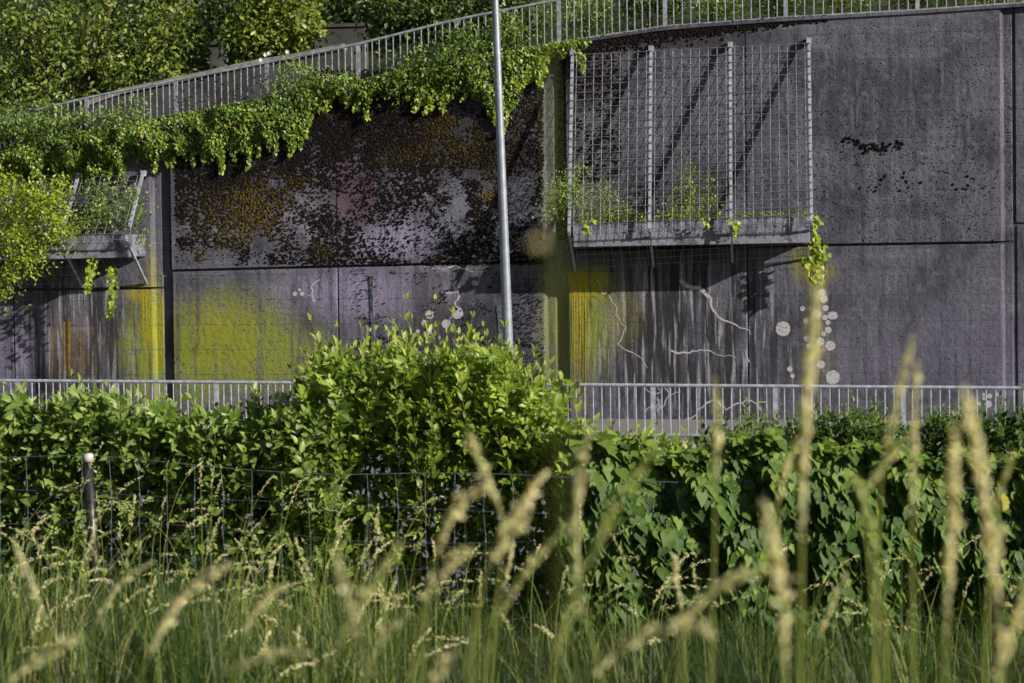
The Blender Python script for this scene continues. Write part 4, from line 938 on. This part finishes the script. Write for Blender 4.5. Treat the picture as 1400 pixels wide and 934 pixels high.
# ------------------------------------------------------------------ ivy and shrubs on the wall
def curtain(x0, x1, upper, lower, n, thick, size, tm):
    px = rng.uniform(x0, x1, n); lo = lower(px); up_ = upper(px); v = rng.random(n)
    py = up_ + (lo - up_)*v; P = atv(px, py, np.full(n, YW))
    th = thick(px)*(.25 + .75*np.sin(np.clip(v*.85 + .12, 0, 1)*3.14))*(.5 + .9*vnoise(px, py, 26, 41)); out_ = th*rng.random(n)**.35
    P[:, 1] = YW - .03 - out_
    N = np.stack([rng.normal(.45, .5, n), rng.normal(-.8, .3, n), rng.normal(.4, .45, n)], 1); T = np.stack([rng.normal(0, .5, n), rng.normal(-.2, .3, n), rng.normal(-.9, .3, n)], 1)
    cl = vnoise(px, py, 14, 43)
    tint = np.clip(rng.normal(tm, .26, n) + .4*(cl - .5), 0, .93) + (rng.random(n) < .012)*.07
    keep_ = (rng.random(n) < .35 + 1.3*vnoise(px, py, 11, 44)) | (v < .4)
    return P[keep_], T[keep_], N[keep_], size*rng.uniform(.6, 1.2, n)[keep_], tint[keep_]
topl = lambda px: np.interp(px, TOPPX[:, 0], TOPPX[:, 1])
def strands(L, n_per, size, tm, Y=YW-.06, wob=2.5):
    Ps = []
    for (x, y0, y1) in L:
        m_ = max(4, int((y1-y0)*n_per)); y = rng.uniform(y0, y1, m_); xx = x + 3*np.sin(y*.07 + x) + rng.normal(0, wob, m_)*np.interp(y, [y0, y1], [1.4, .5]); Ps.append(atv(xx, y, np.full(m_, Y) - rng.random(m_)*.12))
    P = np.concatenate(Ps); n = len(P)
    return P, np.stack([rng.normal(0, .5, n), rng.normal(-.2, .3, n), rng.normal(-.9, .3, n)], 1), np.stack([rng.normal(.25, .4, n), rng.normal(-.8, .3, n), rng.normal(.5, .4, n)], 1), size*rng.uniform(.6, 1.2, n), np.clip(rng.normal(tm, .18, n), 0, .93)
def cat_sets(*s): return tuple(np.concatenate([q[i] for q in s]) for i in range(5))
lowA = prof([(-150, 262), (0, 243), (60, 236), (130, 232), (200, 215), (250, 206), (300, 212), (350, 196), (390, 192), (425, 165), (440, 150)], 14, 51, 12)
cA = curtain(-150, 440, lambda px: topl(px) - 14, lowA, 19000, lambda px: np.interp(px, [-150, 100, 300, 440], [.6, .6, .5, .25]), .062, .46)
xr = rng.uniform(-20, 432, 44); sR = strands([(x, lowA(np.array([x]))[0] - 12, lowA(np.array([x]))[0] + rng.uniform(4, 26)) for x in xr], 1.5, .062, .55, wob=1.8)
sA = strands([(262, 200, 226), (275, 200, 222), (300, 205, 236), (338, 190, 214), (398, 180, 212), (405, 170, 205), (420, 160, 188), (150, 220, 242), (215, 210, 234), (100, 225, 246), (50, 230, 252)], 2.2, .08, .7)
A = at(200, 180, YW)
plant('hanging_ivy', 'thick curtain of ivy hanging over the wall top at left', 'ivy', (A[0], YW+.2, float(ztop(A[0]))), cat_sets(cA, sA, sR), IVY, M['l_cascade'])
lowB = prof([(430, 152), (450, 140), (490, 140), (520, 134), (560, 128), (600, 132), (650, 120)], 8, 53, 14)
cB = curtain(430, 655, lambda px: topl(px) - 12, lowB, 4200, lambda px: 0*px + .28, .064, .45)
sB = strands([(490, 130, 152), (503, 130, 163), (560, 115, 135), (572, 120, 150), (584, 130, 154), (592, 125, 150), (605, 118, 152), (612, 120, 138), (635, 110, 136), (445, 135, 152)], 2.4, .075, .72, wob=3)
A = at(540, 115, YW); plant('hanging_ivy', 'thin ragged fringe of ivy with short strands on the middle wall top', 'ivy', (A[0], YW+.2, float(ztop(A[0]))), cat_sets(cB, sB), IVY, M['l_cascade'])
lowC = prof([(640, 118), (655, 138), (672, 160), (690, 158), (705, 142), (720, 118), (740, 95), (760, 78), (800, 68)], 5, 55, 10)
cC = curtain(640, 800, lambda px: topl(px) - 5, lowC, 3600, lambda px: np.interp(px, [640, 740, 800], [.35, .25, .12]), .064, .55)
sC = strands([(688, 140, 182), (676, 140, 170), (786, 62, 82), (793, 70, 97), (745, 75, 104), (735, 80, 118), (800, 56, 62)], 2.4, .075, .75, wob=3)
A = at(700, 80, YW); plant('hanging_ivy', 'pointed triangle of ivy hanging beside the lamp post top', 'ivy', (A[0], YW+.2, float(ztop(A[0]))), cat_sets(cC, sC), IVY, M['l_cascade'])
def cloud(ell, n, size, tm, tsd=.26, clump=.28, per=22, nz=(.3, -.6, .6), squash=1.):
    """ell: (px, py, rx, ry, Y, depth radius); leaves gathered in clumps near the surface of each ellipsoid"""
    tot = sum(e[2]*e[3] for e in ell); Ps, Cs = [], []
    for (x, y, rx, ry, Y, dr) in ell:
        m_ = max(2, int(n*rx*ry/tot/per)); d = unit(rnd(m_)); r = rng.random(m_)**.4
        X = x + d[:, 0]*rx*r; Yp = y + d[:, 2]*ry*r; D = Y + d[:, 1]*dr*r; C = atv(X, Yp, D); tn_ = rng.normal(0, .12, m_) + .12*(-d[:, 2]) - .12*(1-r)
        k_ = per; sc_ = clump*rng.uniform(.5, 1.3, m_)
        Ps.append((C[:, None] + rng.normal(0, 1, (m_, k_, 3))*sc_[:, None, None]*.5).reshape(-1, 3)); Cs.append(np.repeat(tn_, k_))
    P = np.concatenate(Ps); tn_ = np.concatenate(Cs); m_ = len(P)
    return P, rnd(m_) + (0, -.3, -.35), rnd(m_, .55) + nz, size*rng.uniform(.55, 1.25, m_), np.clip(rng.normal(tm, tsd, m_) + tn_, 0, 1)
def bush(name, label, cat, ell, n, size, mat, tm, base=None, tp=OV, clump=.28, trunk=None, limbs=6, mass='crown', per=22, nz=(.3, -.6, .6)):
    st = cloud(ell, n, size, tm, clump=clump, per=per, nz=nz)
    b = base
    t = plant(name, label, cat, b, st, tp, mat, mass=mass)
    if trunk:
        b = np.array(b, float); top_ = at(ell[0][0], ell[0][1], ell[0][4]); g = G().tube([b - (0, 0, .2), b*.65 + top_*.35 + rng.normal(0, .06, 3), b*.3 + top_*.7 + rng.normal(0, .06, 3), top_], np.linspace(trunk, trunk*.35, 4), 8); g.build('trunk', M['bark'], t, True)
        g0_ = b*.55 + top_*.45
        for i in range(limbs):
            e = ell[i % len(ell)]; q = at(e[0] + rng.uniform(-.6, .6)*e[2], e[1] + rng.uniform(-.7, .2)*e[3], e[4] + rng.uniform(-.5, .5)*e[5]); s0 = b + (top_ - b)*rng.uniform(.3, .7)
            G().tube([s0, (s0+q)/2 + rng.normal(0, .1, 3), q], [trunk*.45, trunk*.3, trunk*.12], 6).build('branch', M['bark'], t, True)
    return t
def hillbase(px, Y): A = at(px, 100, Y); return (float(A[0]), Y, float(zhill(A[0], Y)))
# greenery along the wall top, in front of the railing
bush('bramble', 'dark bramble sprawling over the sloping railing left of the lamp post', 'bramble', [(610, 85, 50, 26, YW-.1, .45), (575, 105, 50, 18, YW-.1, .35), (640, 60, 34, 20, YW-.05, .4), (545, 120, 40, 12, YW-.1, .3), (690, 45, 36, 26, YW+.1, .4), (650, 95, 40, 14, YW-.1, .3)], 3600, .095, M['l_hedge'], .5, hillbase(600, YW+.4), clump=.3, mass='foliage')
bush('bramble', 'feathery bramble climbing the sloping railing above the ivy curtain', 'bramble', [(430, 108, 46, 14, YW-.1, .35), (400, 122, 40, 14, YW-.15, .35), (465, 112, 36, 14, YW-.1, .3), (395, 92, 18, 8, YW-.1, .2)], 1700, .085, M['l_hedge'], .62, hillbase(430, YW+.4), clump=.26, mass='foliage')
bush('bramble', 'low leafy bramble hiding the lowest stretch of the sloping railing', 'bramble', [(90, 170, 70, 20, YW-.2, .4), (30, 178, 50, 22, YW-.2, .4), (185, 152, 34, 12, YW-.15, .35), (150, 165, 40, 14, YW-.2, .35), (40, 150, 50, 14, YW+.3, .3), (0, 165, 30, 24, YW-.1, .4)], 3600, .085, M['l_hedge'], .5, hillbase(90, YW+.4), clump=.26, mass='foliage')
# white roses by the railing
A = at(366, 76, YW-.05); rs = thing('white_flower', 'small cluster of white blossoms on the sloping railing', 'flower', tuple(A))
for dx, dy in ((0, 0), (5, -2), (-6, 7), (30, -4)):
    c = at(363 + dx, 75 + dy, YW-.12); V, Fc, tt = scatter(DI, np.tile(c, (7, 1)), np.stack([np.cos(np.arange(7)*.9), np.full(7, -.3), np.sin(np.arange(7)*.9)], 1), np.tile((0., -1, .2), (7, 1)), np.full(7, .055), np.zeros(7)); part('blossom', V, Fc, M['petal'], rs, tt)
# growth in the troughs
bush('trough_shrub', 'yellow green shrub spilling over the left mesh guard', 'shrub', [(38, 300, 58, 50, YW-1.5, .45), (15, 275, 50, 40, YW-1.3, .4), (70, 270, 36, 30, YW-1.2, .3), (25, 350, 45, 36, YW-1.6, .3), (5, 385, 16, 30, YW-1.6, .2), (85, 315, 24, 26, YW-1.4, .25)], 5200, .085, M['l_lime'], .6, (wx(40), YW-.6, float(tz2(wx(40)))), clump=.3, mass='foliage')
bush('trough_plant', 'leafy green weeds behind the left mesh guard bars', 'plant', [(150, 290, 40, 22, YW-.7, .35), (120, 300, 36, 22, YW-.75, .3), (185, 285, 18, 30, YW-.5, .25), (190, 320, 8, 18, YW-.5, .2), (140, 265, 30, 12, YW-.5, .2)], 1700, .08, M['l_hedge'], .75, (wx(150), YW-.6, float(tz2(wx(150)))), clump=.22, mass='foliage')
bush('trough_plant', 'feathery green bush at the left end of the long trough', 'plant', [(800, 270, 44, 28, YW-.8, .35), (770, 265, 28, 26, YW-1.0, .3), (835, 285, 30, 18, YW-.7, .25), (785, 240, 22, 14, YW-.7, .2), (752, 285, 12, 20, YW-1.0, .2)], 2400, .055, M['l_hedge'], .82, (wx(800), YW-.6, float(tz1(wx(800)))), clump=.2, mass='foliage', per=18)
bush('trough_plant', 'upright weedy plant behind the second panel of the long trough', 'plant', [(935, 270, 22, 34, YW-.6, .25), (972, 270, 14, 34, YW-.6, .2), (920, 290, 16, 14, YW-.7, .2), (950, 292, 22, 12, YW-.8, .2), (945, 235, 6, 22, YW-.6, .1)], 1000, .07, M['l_lime'], .5, (wx(945), YW-.6, float(tz1(wx(945)))), clump=.16, mass='foliage', per=10)
x_ = np.concatenate([rng.uniform(785, 890, 500), rng.uniform(890, 1105, 420)]); y_ = np.interp(x_, [780, 1105], [306, 293]) - np.abs(rng.normal(0, 5, len(x_)))*np.interp(x_, [785, 900, 1105], [1.8, 1., .5]); P = atv(x_, y_, np.full(len(x_), YW-.9)); n = len(P)
o = plant('trough_plant', 'low row of seedlings and moss along the long trough lip', 'plant', (wx(990), YW-.85, float(tz1(wx(990)))), (P, rnd(n) + (0, 0, .4), rnd(n, .5) + (0, -.5, .7), rng.uniform(.035, .08, n), np.clip(rng.normal(.6, .2, n), 0, 1)), OV, M['l_lime'])
sE = strands([(1113, 294, 350), (1118, 320, 385), (1122, 335, 352), (1111, 350, 388), (1128, 345, 354)], 1.1, .115, .72, YW-.5, 3.2)
plant('hanging_ivy', 'bright ivy strand trailing from the right end of the long trough', 'ivy', (wx(1112), YW-.7, float(tz1(wx(1105)))), sE, IVY, M['l_lime'])
sF = strands([(121, 345, 402), (150, 365, 432)], 1.4, .085, .7, YW-1.1, 2.4); sF[0][:, 1] += rng.uniform(-.1, .3, len(sF[0]))
plant('hanging_ivy', 'two thin ivy strands dangling below the left trough', 'ivy', (wx(130), YW-1.0, float(tz2(wx(130)))), sF, IVY, M['l_lime'])
sG = strands([(965, 296, 310), (1003, 300, 322), (806, 300, 318)], 1.2, .09, .7, YW-1.15, 3)
plant('hanging_ivy', 'three little ivy tufts lapping over the long trough front', 'ivy', (wx(960), YW-1.0, float(tz1(wx(960)))), sG, IVY, M['l_lime'])

# ------------------------------------------------------------------ trees and shrubs above the wall
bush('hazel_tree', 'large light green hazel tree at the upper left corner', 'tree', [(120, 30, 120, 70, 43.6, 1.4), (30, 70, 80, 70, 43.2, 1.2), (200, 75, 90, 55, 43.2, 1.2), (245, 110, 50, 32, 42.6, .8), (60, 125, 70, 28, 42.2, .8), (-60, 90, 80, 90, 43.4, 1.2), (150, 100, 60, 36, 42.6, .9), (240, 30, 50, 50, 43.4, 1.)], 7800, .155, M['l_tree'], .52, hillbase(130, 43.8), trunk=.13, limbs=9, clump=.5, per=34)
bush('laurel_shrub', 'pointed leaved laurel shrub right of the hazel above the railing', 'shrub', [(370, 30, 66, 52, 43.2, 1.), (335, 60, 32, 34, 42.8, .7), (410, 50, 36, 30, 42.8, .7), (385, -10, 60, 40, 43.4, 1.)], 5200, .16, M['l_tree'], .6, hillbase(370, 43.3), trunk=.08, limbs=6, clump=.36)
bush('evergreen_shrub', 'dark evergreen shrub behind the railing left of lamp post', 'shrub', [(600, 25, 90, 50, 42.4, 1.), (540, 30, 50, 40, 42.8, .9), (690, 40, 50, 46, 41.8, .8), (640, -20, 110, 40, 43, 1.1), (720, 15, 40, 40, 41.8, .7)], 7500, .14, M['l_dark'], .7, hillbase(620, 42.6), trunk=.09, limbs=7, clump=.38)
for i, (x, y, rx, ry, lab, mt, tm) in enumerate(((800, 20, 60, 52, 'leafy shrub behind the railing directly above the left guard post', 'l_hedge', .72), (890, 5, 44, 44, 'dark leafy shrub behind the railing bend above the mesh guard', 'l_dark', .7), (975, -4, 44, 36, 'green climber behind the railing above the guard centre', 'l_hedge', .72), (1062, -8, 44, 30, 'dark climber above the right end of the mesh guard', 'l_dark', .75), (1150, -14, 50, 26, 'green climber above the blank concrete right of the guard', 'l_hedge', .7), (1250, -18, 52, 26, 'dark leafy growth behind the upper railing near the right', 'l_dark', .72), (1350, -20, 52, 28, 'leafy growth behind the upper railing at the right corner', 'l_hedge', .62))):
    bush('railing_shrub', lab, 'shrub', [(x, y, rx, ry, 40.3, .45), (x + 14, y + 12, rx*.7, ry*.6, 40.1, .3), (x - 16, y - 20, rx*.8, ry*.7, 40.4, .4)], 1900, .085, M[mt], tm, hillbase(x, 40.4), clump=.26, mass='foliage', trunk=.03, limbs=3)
for i, (x, lab) in enumerate(((-40, 'dim far tree behind the hazel at the left edge'), (250, 'dim far tree filling the gap right of the hazel'), (470, 'dim far tree behind the grey garden wall'), (700, 'dim far tree behind the lamp post top'), (920, 'dim far tree above the left part of the mesh guard'), (1160, 'dim far tree above the bare concrete'), (1390, 'dim far tree behind the railing at the right edge'))):
    bush('backdrop_tree', lab, 'tree', [(x, -10, 150, 95, 50, 1.6), (x - 60, 40, 90, 60, 49, 1.2), (x + 70, 35, 90, 60, 49, 1.2), (x, -100, 120, 80, 50, 1.4)], 3600, .24, M['l_dark'], .45, hillbase(x, 50), tp=OV, clump=.7, trunk=.16, limbs=5, per=18)
